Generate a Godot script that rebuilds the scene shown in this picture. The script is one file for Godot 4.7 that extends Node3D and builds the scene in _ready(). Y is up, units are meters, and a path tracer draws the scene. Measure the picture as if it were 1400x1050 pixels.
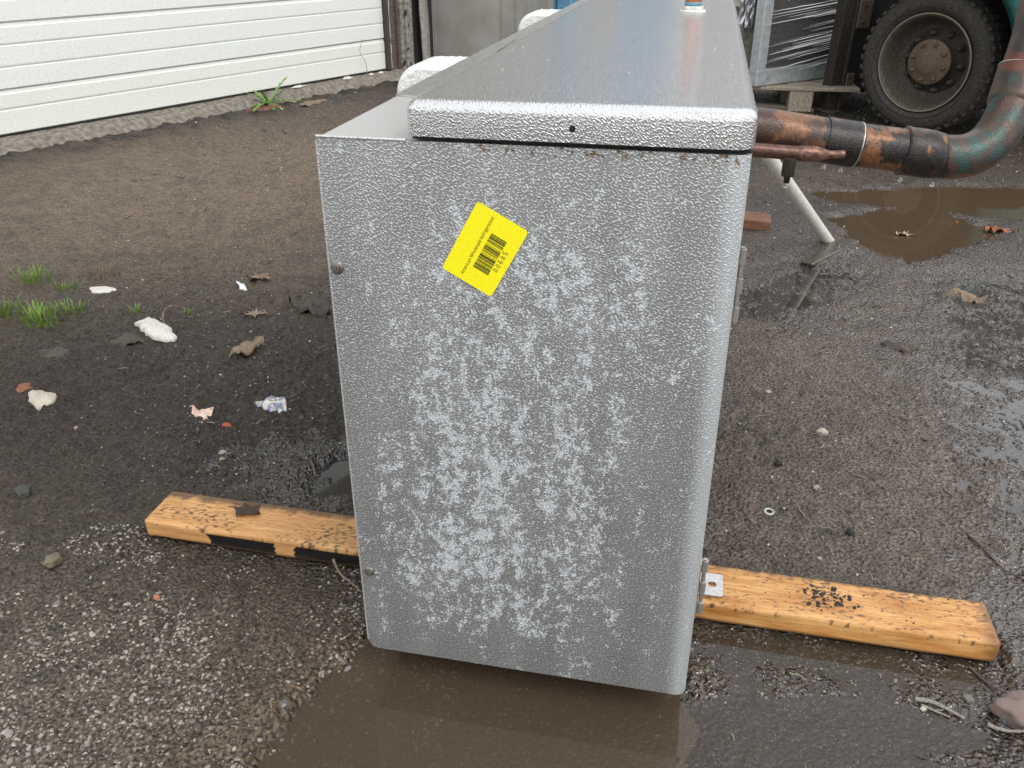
extends Node3D
# A stucco-embossed aluminium unit cooler lying upside down on timber in a wet yard.
# World axes: x across the front panel, y up, z back towards the photographer. Metres.

var rng := RandomNumberGenerator.new()
var n_low := FastNoiseLite.new()
var n_mid := FastNoiseLite.new()
var n_fine := FastNoiseLite.new()
var n_tint := FastNoiseLite.new()
var used := {}
const DOOR_D := Vector3(0.3965, 0, -0.918)
const DOOR_N := Vector3(0.918, 0, 0.3965)
const PANEL_Z := -0.8013

# ---------------------------------------------------------------- helpers: naming
func numbered(called: String) -> String:
	if not used.has(called):
		used[called] = 0
		return called
	used[called] += 1
	return "%s_%03d" % [called, used[called]]

func tag(o: Node, label := "", category := "", group := "", kind := "") -> Node:
	if label: o.set_meta("label", label)
	if category: o.set_meta("category", category)
	if group: o.set_meta("group", group)
	if kind: o.set_meta("kind", kind)
	return o

func thing(called: String, label: String, category: String, at := Vector3.ZERO, group := "") -> Node3D:
	var o := Node3D.new()
	o.name = numbered(called)
	add_child(o, true)
	o.position = at
	tag(o, label, category, group)
	return o

func put(called: String, mesh: Mesh, mat: Material, parent: Node = null, at := Vector3.ZERO, basis := Basis.IDENTITY) -> MeshInstance3D:
	var o := MeshInstance3D.new()
	o.mesh = mesh
	o.material_override = mat
	o.name = numbered(called) if parent == null else called
	(self if parent == null else parent).add_child(o, true)
	o.transform = Transform3D(basis, at)
	return o

# ---------------------------------------------------------------- helpers: shapes
class Mb:
	var st := SurfaceTool.new()
	var tint = null
	func _init(t = null):
		st.begin(Mesh.PRIMITIVE_TRIANGLES)
		tint = t
	func v(p: Vector3):
		if tint != null: st.set_color(tint.call(p))
		st.add_vertex(p)
	func tri(a: Vector3, b: Vector3, c: Vector3):
		v(a); v(b); v(c)
	func quad(a: Vector3, b: Vector3, c: Vector3, d: Vector3):
		tri(a, b, c); tri(a, c, d)
	func poly(pts: Array, mid: Vector3):
		var n: Vector3 = (pts[1] - pts[0]).cross(pts[2] - pts[0])
		var flip := n.dot(pts[0] + pts[1] + pts[2] - mid * 3.0) > 0.0
		for i in range(1, pts.size() - 1):
			if flip: tri(pts[0], pts[i + 1], pts[i])
			else: tri(pts[0], pts[i], pts[i + 1])
	func flat():
		st.set_smooth_group(-1)
	func smooth():
		st.set_smooth_group(0)
	func box(c: Vector3, s: Vector3, r := 0.0, b := Basis.IDENTITY):
		flat()
		var h := s * 0.5
		r = minf(r, minf(h.x, minf(h.y, h.z)) * 0.9)
		if r <= 0.0:
			for ax in 3:
				for sg in [-1.0, 1.0]:
					var u := (ax + 1) % 3
					var w := (ax + 2) % 3
					var pts := []
					for k in [[-1, -1], [1, -1], [1, 1], [-1, 1]]:
						var p := Vector3.ZERO
						p[ax] = sg * h[ax]; p[u] = k[0] * h[u]; p[w] = k[1] * h[w]
						pts.append(c + b * p)
					poly(pts, c)
			return
		for ax in 3:
			var u := (ax + 1) % 3
			var w := (ax + 2) % 3
			for sg in [-1.0, 1.0]:
				var pts := []
				for k in [[-1, -1], [1, -1], [1, 1], [-1, 1]]:
					var p := Vector3.ZERO
					p[ax] = sg * h[ax]; p[u] = k[0] * (h[u] - r); p[w] = k[1] * (h[w] - r)
					pts.append(c + b * p)
				poly(pts, c)
			for su in [-1.0, 1.0]:
				for sw in [-1.0, 1.0]:
					var pts := []
					for k in [[0, -1], [0, 1], [1, 1], [1, -1]]:
						var p := Vector3.ZERO
						p[ax] = k[1] * (h[ax] - r)
						p[u] = su * (h[u] - (r if k[0] == 1 else 0.0))
						p[w] = sw * (h[w] - (0.0 if k[0] == 1 else r))
						pts.append(c + b * p)
					poly(pts, c)
		for sx in [-1.0, 1.0]:
			for sy in [-1.0, 1.0]:
				for sz in [-1.0, 1.0]:
					var pts := []
					for ax in 3:
						var p := Vector3(sx * (h.x - r), sy * (h.y - r), sz * (h.z - r))
						p[ax] = [sx, sy, sz][ax] * h[ax]
						pts.append(c + b * p)
					poly(pts, c)
	func rings(rs: Array, closed := true, caps := true, soft := true):
		smooth()
		if not soft: flat()
		var n: int = rs[0].size()
		for i in rs.size() - 1:
			var a: PackedVector3Array = rs[i]
			var b: PackedVector3Array = rs[i + 1]
			for j in (n if closed else n - 1):
				var k := (j + 1) % n
				tri(a[j], b[j], b[k])
				tri(a[j], b[k], a[k])
		if caps:
			flat()
			for e in [rs[0], rs[-1]]:
				var m := Vector3.ZERO
				for p in e: m += p
				m /= n
				for j in n:
					if e == rs[0]: tri(m, e[j], e[(j + 1) % n])
					else: tri(m, e[(j + 1) % n], e[j])
	func tube(path: Array, radii: Array, sides := 16, caps := true):
		var rs := []
		var up := Vector3.UP
		var t0: Vector3 = (path[1] - path[0]).normalized()
		if absf(t0.dot(up)) > 0.9: up = Vector3.RIGHT
		var side := t0.cross(up).normalized()
		for i in path.size():
			var t: Vector3 = (path[mini(i + 1, path.size() - 1)] - path[maxi(i - 1, 0)]).normalized()
			side = (side - t * side.dot(t)).normalized()
			var w := t.cross(side)
			var ring := PackedVector3Array()
			for j in sides:
				var a := TAU * j / sides
				ring.append(path[i] + (side * cos(a) + w * sin(a)) * radii[i])
			rs.append(ring)
		rings(rs, true, caps)
	func lathe(prof: Array, at: Vector3, axis: Vector3, sides := 32):   # profile of [along, radius]
		var path := []
		var rad := []
		for p in prof:
			path.append(at + axis * p[0])
			rad.append(p[1])
		var side := axis.cross(Vector3.UP if absf(axis.y) < 0.9 else Vector3.RIGHT).normalized()
		var w := axis.cross(side)
		var rs := []
		for i in path.size():
			var ring := PackedVector3Array()
			for j in sides:
				var a := TAU * j / sides
				ring.append(path[i] + (side * cos(a) + w * sin(a)) * rad[i])
			rs.append(ring)
		rings(rs, true, false)
	func prism(outline: Array, to: Vector3):   # flat polygon (Vector3) pushed along «to»
		flat()
		var m := Vector3.ZERO
		for p in outline: m += p
		m = m / outline.size() + to * 0.5
		var n := outline.size()
		var flat2 := PackedVector2Array()
		var ez := to.normalized()
		var ex := ez.cross(Vector3.UP if absf(ez.y) < 0.9 else Vector3.RIGHT).normalized()
		var ey := ez.cross(ex)
		for p in outline: flat2.append(Vector2(p.dot(ex), p.dot(ey)))
		var idx := Geometry2D.triangulate_polygon(flat2)
		for i in range(0, idx.size(), 3):
			tri(outline[idx[i]], outline[idx[i + 1]], outline[idx[i + 2]])
			tri(outline[idx[i]] + to, outline[idx[i + 2]] + to, outline[idx[i + 1]] + to)
		for i in n:
			var k := (i + 1) % n
			quad(outline[i], outline[k], outline[k] + to, outline[i] + to)
	func done() -> ArrayMesh:
		st.generate_normals()
		return st.commit()

func spline(pts: Array, step := 0.01) -> Array:
	var c := Curve3D.new()
	c.bake_interval = step
	for i in pts.size():
		var a: Vector3 = pts[maxi(i - 1, 0)]
		var b: Vector3 = pts[mini(i + 1, pts.size() - 1)]
		var h := (b - a) / 6.0
		c.add_point(pts[i], -h, h)
	return Array(c.get_baked_points())

func same(v: float, n: int) -> Array:
	var a := []
	a.resize(n)
	a.fill(v)
	return a

# ---------------------------------------------------------------- helpers: materials
func lin(r: float, g: float, b: float) -> Color:
	return Color(r, g, b).linear_to_srgb()

func mat(c: Color, rough := 0.6, metal := 0.0) -> StandardMaterial3D:
	var m := StandardMaterial3D.new()
	m.albedo_color = c.linear_to_srgb()
	m.roughness = rough
	m.metallic = metal
	return m

func noise_tex(freq: float, ramp: Array, size := 512, oct := 4, sd := 1, kind := FastNoiseLite.TYPE_SIMPLEX_SMOOTH) -> NoiseTexture2D:
	var n := FastNoiseLite.new()
	n.noise_type = kind
	n.frequency = freq
	n.fractal_octaves = oct
	n.seed = sd
	var t := NoiseTexture2D.new()
	t.width = size
	t.height = size
	t.seamless = true
	t.noise = n
	if ramp:
		var g := Gradient.new()
		var offs := PackedFloat32Array()
		var cols := PackedColorArray()
		for r in ramp:
			offs.append(r[0])
			cols.append(r[1])
		g.offsets = offs
		g.colors = cols
		t.color_ramp = g
	return t

var shared := {}
func mottled(a: Color, b: Color, scale: float, rough := 0.7, metal := 0.0, bump := 0.0, sd := 1) -> StandardMaterial3D:
	# colour b, mottled down to about a: one grey noise per strength, shared between materials
	var ratio := clampf((a.r + a.g + a.b) / maxf(b.r + b.g + b.b, 0.001), 0.3, 0.9)
	var key := "m%d_%d" % [int(round(ratio * 5.0)), sd % 3]
	ratio = round(ratio * 5.0) / 5.0
	if not shared.has(key):
		shared[key] = noise_tex(0.02, [[0.25, lin(ratio, ratio * 0.97, ratio * 0.93)], [0.75, Color.WHITE]], 512, 5, 1 + sd % 3)
	var m := mat(Color(1, 1, 1), rough, metal)
	m.albedo_color = b.linear_to_srgb()
	m.albedo_texture = shared[key]
	m.uv1_triplanar = true
	m.uv1_scale = Vector3.ONE * scale
	m.uv1_offset = Vector3(0.13, 0.29, 0.41) * sd
	if bump > 0.0:
		if not shared.has("bump"): shared["bump"] = noise_tex(0.05, [], 512, 4, 21)
		m.heightmap_enabled = true
		m.heightmap_texture = shared["bump"]
		m.heightmap_scale = bump
	return m

func painted(rough := 0.6, metal := 0.0, bump := 0.0, scale := 3.0, bfreq := 0.06) -> StandardMaterial3D:   # colour comes with the vertices
	var m := mat(Color.WHITE, rough, metal)
	m.albedo_color = Color.WHITE
	m.vertex_color_use_as_albedo = true
	if bump > 0.0:
		m.uv1_triplanar = true
		m.uv1_scale = Vector3.ONE * scale
		m.heightmap_enabled = true
		if not shared.has("bump%f" % bfreq): shared["bump%f" % bfreq] = noise_tex(bfreq, [], 512, 4, 21)
		m.heightmap_texture = shared["bump%f" % bfreq]
		m.heightmap_scale = bump
	return m

# ---------------------------------------------------------------- the ground
var pools := []     # [polygon, bounding rect, depth]
func pool(pts: Array, depth: float, soft: float) -> void:
	var pg := PackedVector2Array(pts)
	var r := Rect2(pg[0], Vector2.ZERO)
	for p in pg: r = r.expand(p)
	pools.append([pg, r.grow(0.3), depth, soft])

func sdf(pg: PackedVector2Array, q: Vector2) -> float:
	var d := 1e9
	var inside := false
	var n := pg.size()
	var j := n - 1
	for i in n:
		var e := pg[j] - pg[i]
		var w := q - pg[i]
		var b := w - e * clampf(w.dot(e) / e.length_squared(), 0.0, 1.0)
		d = minf(d, b.length_squared())
		if (pg[i].y > q.y) != (pg[j].y > q.y) and q.x < e.x * (q.y - pg[i].y) / e.y + pg[i].x:
			inside = not inside
		j = i
	return -sqrt(d) if inside else sqrt(d)

func ground_y(x: float, z: float) -> float:
	var h := 0.012 + 0.006 * n_low.get_noise_2d(x, z)
	var near := clampf(7.0 + z, 0.0, 1.0)
	var mid := n_mid.get_noise_2d(x, z)
	var fine := n_fine.get_noise_2d(x, z)
	var calm := 0.45 + 0.55 * smoothstep(2.5, 1.6, absf(z)) + 0.5 * n_tint.get_noise_2d(x * 1.3, z * 1.3) - 0.35 * smoothstep(0.0, 0.4, x) + 0.75 * blob(x, z, -0.9, -1.42, 0.7, 0.4)   # trodden smooth in places, clotted in others
	h += near * clampf(calm, 0.25, 1.8) * (0.0072 * mid + 0.0058 * fine)
	var kd := x * DOOR_N.x + z * DOOR_N.z + 4.0      # above 0 on the yard's side of the kerb
	if kd < 0.35 and kd > -0.3: h += 0.022 * smoothstep(0.3, 0.0, kd) * (1.0 + 0.8 * mid)
	if z < -0.88 and z > -1.10 and x > -0.86 and x < 0.49:      # the timber's near face stands free
		h = lerpf(h, 0.002 + 0.002 * fine, smoothstep(0.115, 0.05, absf(z + 1.005)) * smoothstep(0.02, 0.0, maxf(x - 0.466, -0.838 - x)))
	for p in pools:
		if p[1].has_point(Vector2(x, z)):
			var d := sdf(p[0], Vector2(x, z)) + 0.035 * mid + 0.012 * fine
			var t := smoothstep(p[3], -p[3], d)
			if t > 0.0:
				h = lerpf(h, p[2] + (0.0028 if p[2] < -0.0046 else 0.011) * fine + (0.0030 if p[2] < -0.0046 else 0.007) * mid, t)
	return h

func blob(x: float, z: float, cx: float, cz: float, rx: float, rz: float) -> float:
	var a := (x - cx) / rx
	var b := (z - cz) / rz
	return exp(-(a * a + b * b))

func ground_tint(x: float, z: float) -> Color:
	var t := n_tint.get_noise_2d(x, z)
	var m := n_mid.get_noise_2d(x * 0.7 + 9.0, z * 0.7)
	var c := Color(0.105, 0.087, 0.070)
	c = c.lerp(Color(0.270, 0.208, 0.150), clampf(blob(x, z, -1.9, -3.2, 0.95, 1.1) * 1.25 + 0.25 * t, 0, 1))
	c = c.lerp(Color(0.043, 0.032, 0.024), clampf(blob(x, z, -0.95, -1.5, 0.8, 0.5) * 1.35 + 0.35 * t + 0.25 * m, 0, 1))
	c = c.lerp(Color(0.150, 0.130, 0.106), clampf(blob(x, z, -0.75, -0.70, 0.45, 0.22) * 1.1 + 0.3 * m, 0, 1))
	c = c.lerp(Color(0.190, 0.164, 0.146), clampf(blob(x, z, 0.75, -1.9, 0.75, 1.3) * 1.3 + 0.25 * t, 0, 1))
	c = c.lerp(Color(0.075, 0.055, 0.040), clampf(blob(x, z, 0.25, -0.78, 0.33, 0.2) * 1.4, 0, 1))
	c = c.lerp(Color(0.21, 0.145, 0.088), clampf(blob(x, z, -0.17, -0.70, 0.27, 0.26) * 1.6, 0, 1))
	c = c.lerp(Color(0.03, 0.025, 0.02), clampf(blob(x, z, 0.9, -5.3, 0.7, 0.55) * 1.3, 0, 1))  # oil by the forklift, and the shadow there painted in with it
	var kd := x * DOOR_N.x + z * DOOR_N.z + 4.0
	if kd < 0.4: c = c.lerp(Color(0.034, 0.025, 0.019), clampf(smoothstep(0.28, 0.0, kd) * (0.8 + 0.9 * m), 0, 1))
	var f := n_fine.get_noise_2d(x * 0.45, z * 0.45)
	c = c * (1.0 - 0.38 * smoothstep(0.08, 0.30, m + 0.5 * f))
	return c * Color(1.04, 0.98, 0.90) * (1.0 + 0.5 * m + 0.15 * t + 0.55 * f)

func wetness(x: float, z: float) -> float:
	var w := 0.0
	w += blob(x, z, 0.75, -1.75, 0.28, 0.75) * 0.75
	w += blob(x, z, 0.35, -2.5, 0.35, 0.45) * 0.95
	w += blob(x, z, 0.9, -3.0, 0.8, 0.7) * 0.95
	w += blob(x, z, 0.25, -0.75, 0.4, 0.25)
	w += blob(x, z, 0.62, -1.05, 0.15, 0.2) * 0.9
	w += blob(x, z, -0.62, -1.25, 0.22, 0.14) * 0.9
	return w + 0.35 * n_mid.get_noise_2d(x * 1.7, z * 1.7) + 0.25 * n_fine.get_noise_2d(x, z)

func axis_steps(from: float, to: float, fine_a: float, fine_b: float, step: float, grow: float) -> PackedFloat32Array:
	var a := PackedFloat32Array()
	var s := step
	var p := fine_a
	while p > from:
		s *= grow
		p -= s
		a.append(p)
	a.reverse()
	p = fine_a
	while p < fine_b:
		a.append(p)
		p += step
	s = step
	while p < to:
		a.append(p)
		s *= grow
		p += s
	a.append(p)
	return a

func build_ground() -> void:
	var xs := axis_steps(-70, 70, -1.5, 0.85, 0.0055, 1.03)
	var zs := PackedFloat32Array()
	var z := 60.0
	while z > -0.45:                       # behind the photographer: coarse
		zs.append(z)
		z -= maxf(0.05, (z + 0.45) * 0.4)
	z = -0.45
	while z > -7.0:
		zs.append(z)
		z -= 0.0048 * absf(z) + 0.0018
	var s := 0.04
	while z > -70.0:
		zs.append(z)
		s *= 1.15
		z -= s
	var nx := xs.size()
	var nz := zs.size()
	var pos := PackedVector3Array()
	var col := PackedColorArray()
	var uv := PackedVector2Array()
	var nor := PackedVector3Array()
	pos.resize(nx * nz); col.resize(nx * nz); uv.resize(nx * nz); nor.resize(nx * nz)
	for j in nz:
		for i in nx:
			var k := j * nx + i
			pos[k] = Vector3(xs[i], ground_y(xs[i], zs[j]), zs[j])
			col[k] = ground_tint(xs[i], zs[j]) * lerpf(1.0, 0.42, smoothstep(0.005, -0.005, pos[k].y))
			uv[k] = Vector2(xs[i], zs[j]) / 2.4
	for j in nz:
		for i in nx:
			var a := pos[j * nx + mini(i + 1, nx - 1)] - pos[j * nx + maxi(i - 1, 0)]
			var b := pos[mini(j + 1, nz - 1) * nx + i] - pos[maxi(j - 1, 0) * nx + i]
			var n := a.cross(b).normalized()
			nor[j * nx + i] = n if n.y > 0 else -n
	var dry := PackedInt32Array()
	var wet := PackedInt32Array()
	for j in nz - 1:
		for i in nx - 1:
			var k := j * nx + i
			var q := pos[k]
			var damp := q.z < -0.4 and q.z > -5.0 and absf(q.x) < 2.2 and wetness(q.x, q.z) > 0.42
			var t: PackedInt32Array = PackedInt32Array([k, k + nx, k + 1, k + 1, k + nx, k + nx + 1])
			if damp: wet.append_array(t)
			else: dry.append_array(t)
	var am := ArrayMesh.new()
	for part in [dry, wet]:
		var arr := []
		arr.resize(Mesh.ARRAY_MAX)
		arr[Mesh.ARRAY_VERTEX] = pos
		arr[Mesh.ARRAY_NORMAL] = nor
		arr[Mesh.ARRAY_COLOR] = col
		arr[Mesh.ARRAY_TEX_UV] = uv
		arr[Mesh.ARRAY_INDEX] = part
		am.add_surface_from_arrays(Mesh.PRIMITIVE_TRIANGLES, arr)
	var grain := noise_tex(0.16, [[0.2, Color(0.40, 0.385, 0.37)], [0.5, Color(0.76, 0.745, 0.73)], [0.68, Color(0.92, 0.91, 0.89)], [0.8, Color(1, 1, 0.98)]], 2048, 4, 5)
	var rough := noise_tex(0.10, [[0.2, Color(0.35, 0.35, 0.35)], [0.7, Color(1, 1, 1)]], 1024, 4, 9)
	var relief := noise_tex(0.13, [], 2048, 4, 11)
	var mats := []
	for k in 2:
		var m := mat(Color.WHITE, [0.80, 0.26][k])
		m.albedo_color = Color.WHITE if k == 0 else Color(0.90, 0.88, 0.87)
		m.vertex_color_use_as_albedo = true
		m.albedo_texture = grain
		m.roughness_texture = rough
		m.heightmap_enabled = true
		m.heightmap_texture = relief
		m.heightmap_scale = 0.55
		if k == 1: m.metallic_specular = 0.68
		mats.append(m)
	am.surface_set_material(0, mats[0])
	am.surface_set_material(1, mats[1])
	var g := MeshInstance3D.new()
	g.name = "ground"
	g.mesh = am
	add_child(g, true)
	tag(g, "wet dark dirt and worn asphalt of the yard", "ground", "", "structure")

func water(called: String, label: String, pts: Array, y := 0.0, c := Color(0.088, 0.060, 0.036), a := 0.88, clip := []) -> void:
	var st := SurfaceTool.new()
	st.begin(Mesh.PRIMITIVE_TRIANGLES)
	var pg := PackedVector2Array(pts)
	var grown: PackedVector2Array = Geometry2D.offset_polygon(pg, 0.10)[0]
	if clip: grown = Geometry2D.intersect_polygons(grown, PackedVector2Array(clip))[0]
	var idx := Geometry2D.triangulate_polygon(grown)
	for i in idx:
		st.set_normal(Vector3.UP)
		st.add_vertex(Vector3(grown[i].x, y, grown[i].y))
	var m := mat(c, 0.035)
	m.transparency = BaseMaterial3D.TRANSPARENCY_ALPHA
	m.albedo_color.a = a
	m.metallic_specular = 0.37 if a > 0.45 and a < 0.7 else 0.5    # water reflects less than glass
	var o := put(called, st.commit(), m)
	tag(o, label, "puddle", "", "structure")

# ---------------------------------------------------------------- stones and crumbs
func stone_mesh(sd: int, flatness := 0.6) -> ArrayMesh:
	var r := RandomNumberGenerator.new()
	r.seed = sd
	var ico := []
	var t := (1.0 + sqrt(5.0)) / 2.0
	for p in [[-1, t, 0], [1, t, 0], [-1, -t, 0], [1, -t, 0], [0, -1, t], [0, 1, t], [0, -1, -t], [0, 1, -t], [t, 0, -1], [t, 0, 1], [-t, 0, -1], [-t, 0, 1]]:
		ico.append(Vector3(p[0], p[1], p[2]).normalized() * r.randf_range(0.72, 1.15) * Vector3(1.0, flatness, r.randf_range(0.6, 0.95)))
	var mb := Mb.new()
	mb.flat()
	for f in [[0, 11, 5], [0, 5, 1], [0, 1, 7], [0, 7, 10], [0, 10, 11], [1, 5, 9], [5, 11, 4], [11, 10, 2], [10, 7, 6], [7, 1, 8], [3, 9, 4], [3, 4, 2], [3, 2, 6], [3, 6, 8], [3, 8, 9], [4, 9, 5], [2, 4, 11], [6, 2, 10], [8, 6, 7], [9, 8, 1]]:
		mb.poly([ico[f[0]], ico[f[1]], ico[f[2]]], Vector3.ZERO)
	return mb.done()

func round_stone(sd: int) -> ArrayMesh:
	var n := FastNoiseLite.new()
	n.seed = sd
	n.frequency = 0.9
	n.fractal_octaves = 4
	var mb := Mb.new()
	var rs := []
	for i in 15:
		var t := PI * clampf(i / 14.0, 0.01, 0.99)
		var ring := PackedVector3Array()
		for k in 22:
			var d := Vector3(sin(t) * cos(TAU * k / 22.0), cos(t), sin(t) * sin(TAU * k / 22.0))
			ring.append(d * (0.92 + 0.55 * n.get_noise_3d(d.x, d.y, d.z)) * Vector3(1.05, 0.65, 0.8))
		rs.append(ring)
	mb.rings(rs)
	return mb.done()

func scatter(called: String, label: String, mesh: Mesh, m: Material, list: Array) -> void:   # [position, size, colour]
	var mm := MultiMesh.new()
	mm.transform_format = MultiMesh.TRANSFORM_3D
	mm.use_colors = true
	mm.mesh = mesh
	mm.instance_count = list.size()
	for i in list.size():
		var b := Basis.from_euler(Vector3(rng.randf_range(-0.4, 0.4), rng.randf() * TAU, rng.randf_range(-0.4, 0.4)))
		mm.set_instance_transform(i, Transform3D(b.scaled(Vector3.ONE * list[i][1]), list[i][0]))
		mm.set_instance_color(i, list[i][2])
	var o := MultiMeshInstance3D.new()
	o.name = numbered(called)
	o.multimesh = mm
	o.material_override = m
	add_child(o, true)
	tag(o, label, "gravel", "", "stuff")

func stone_color() -> Color:
	var k := rng.randf_range(0.13, 0.46)
	return Color(k, k * rng.randf_range(0.85, 0.94), k * rng.randf_range(0.68, 0.84))

func build_gravel() -> void:
	var m := painted(0.65, 0.0, 0.05, 20.0)
	for variant in 3:
		var pale := []
		var grit := []
		var crumbs := []
		var tries := 0
		while pale.size() < 3000 and tries < 60000:
			tries += 1
			var x := rng.randf_range(-1.25, -0.25)
			var z := rng.randf_range(-1.02, -0.46)
			var want := 0.75 * blob(x, z, -0.75, -0.64, 0.5, 0.26) + 1.0 * n_mid.get_noise_2d(x * 0.55, z * 0.55) - 0.10
			if rng.randf() < want * 1.2:
				var s := rng.randf_range(0.0009, 0.0042) * (1.7 if rng.randf() < 0.06 else 1.0)
				pale.append([Vector3(x, ground_y(x, z) - s * 0.22, z), s, stone_color()])
		for i in 900:                              # stones under the shallow muddy water, by the timber
			var x := rng.randf_range(0.06, 0.62)
			var z := rng.randf_range(-0.99, -0.55)
			if rng.randf() < smoothstep(-0.72, -0.98, z) * 0.8 + 0.12:
				var s := rng.randf_range(0.001, 0.0032)
				pale.append([Vector3(x, maxf(ground_y(x, z), -0.004) - s * 0.1, z), s, stone_color() * 0.75])
		for i in 3600:
			var z := -exp(rng.randf_range(log(0.5), log(5.2)))
			var x := rng.randf_range(-0.75, 0.42) * absf(z) + rng.randf_range(-0.3, 0.3)
			var s := rng.randf_range(0.0008, 0.0022) * (1.0 + 0.35 * absf(z))
			grit.append([Vector3(x, ground_y(x, z), z), s, stone_color() * (1.4 if rng.randf() < 0.1 else 0.6)])
		for i in 4200:
			var z := -exp(rng.randf_range(log(0.6), log(4.6)))
			var x := rng.randf_range(-0.75, 0.42) * absf(z) + rng.randf_range(-0.3, 0.3)
			var s := rng.randf_range(0.001, 0.0035) * (1.0 + 0.1 * absf(z)) * (0.6 if x > 0.1 or z < -2.2 else 1.0)
			var k := rng.randf_range(0.02, 0.08)
			crumbs.append([Vector3(x, ground_y(x, z), z), s, Color(k, k * 0.88, k * 0.76)])
		scatter("gravel", "pale aggregate stones showing through worn asphalt", stone_mesh(10 + variant, 0.42), m, pale)
		scatter("grit", "fine pale grit strewn over the yard", stone_mesh(20 + variant, 0.7), m, grit)
		scatter("soil_crumbs", "dark crumbs of soil and asphalt strewn over the yard", stone_mesh(30 + variant, 0.7), m, crumbs)

# ---------------------------------------------------------------- embossed metal
func stucco_texture() -> ImageTexture:      # raised worms of the embossing, one tile of 0.2 m
	var n := FastNoiseLite.new()
	n.noise_type = FastNoiseLite.TYPE_SIMPLEX_SMOOTH
	n.frequency = 1.0
	n.fractal_type = FastNoiseLite.FRACTAL_NONE
	n.seed = 3
	var w := 768
	var data := PackedByteArray()
	data.resize(w * w)
	for y in w:
		for x in w:
			var a := 0.0
			var u := x / float(w)
			var v := y / float(w)
			# seamless: blend with the shifted copies near the border
			var fx := smoothstep(0.9, 1.0, u)
			var fy := smoothstep(0.9, 1.0, v)
			a = _worm(n, u, v)
			if fx > 0.0: a = lerpf(a, _worm(n, u - 1.0, v), fx)
			if fy > 0.0: a = lerpf(a, _worm(n, u, v - 1.0), fy)
			data[y * w + x] = int(clampf(a, 0, 1) * 255.0)
	return ImageTexture.create_from_image(Image.create_from_data(w, w, false, Image.FORMAT_L8, data))

func _worm(n: FastNoiseLite, u: float, v: float) -> float:
	var x := u * 0.2
	var y := v * 0.2
	var a := (x * 0.78 + y * 0.62) / 0.0038
	var b := (-x * 0.62 + y * 0.78) / 0.0022
	return smoothstep(0.05, 0.6, n.get_noise_2d(a, b))

var stucco: ImageTexture
func metal(c: Color, rough: float, metalness: float, bump: float) -> StandardMaterial3D:
	var m := mat(c, rough, metalness)
	m.uv1_triplanar = true
	m.uv1_scale = Vector3.ONE * 5.0
	m.heightmap_enabled = true
	m.heightmap_texture = stucco
	m.heightmap_scale = bump
	return m

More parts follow.
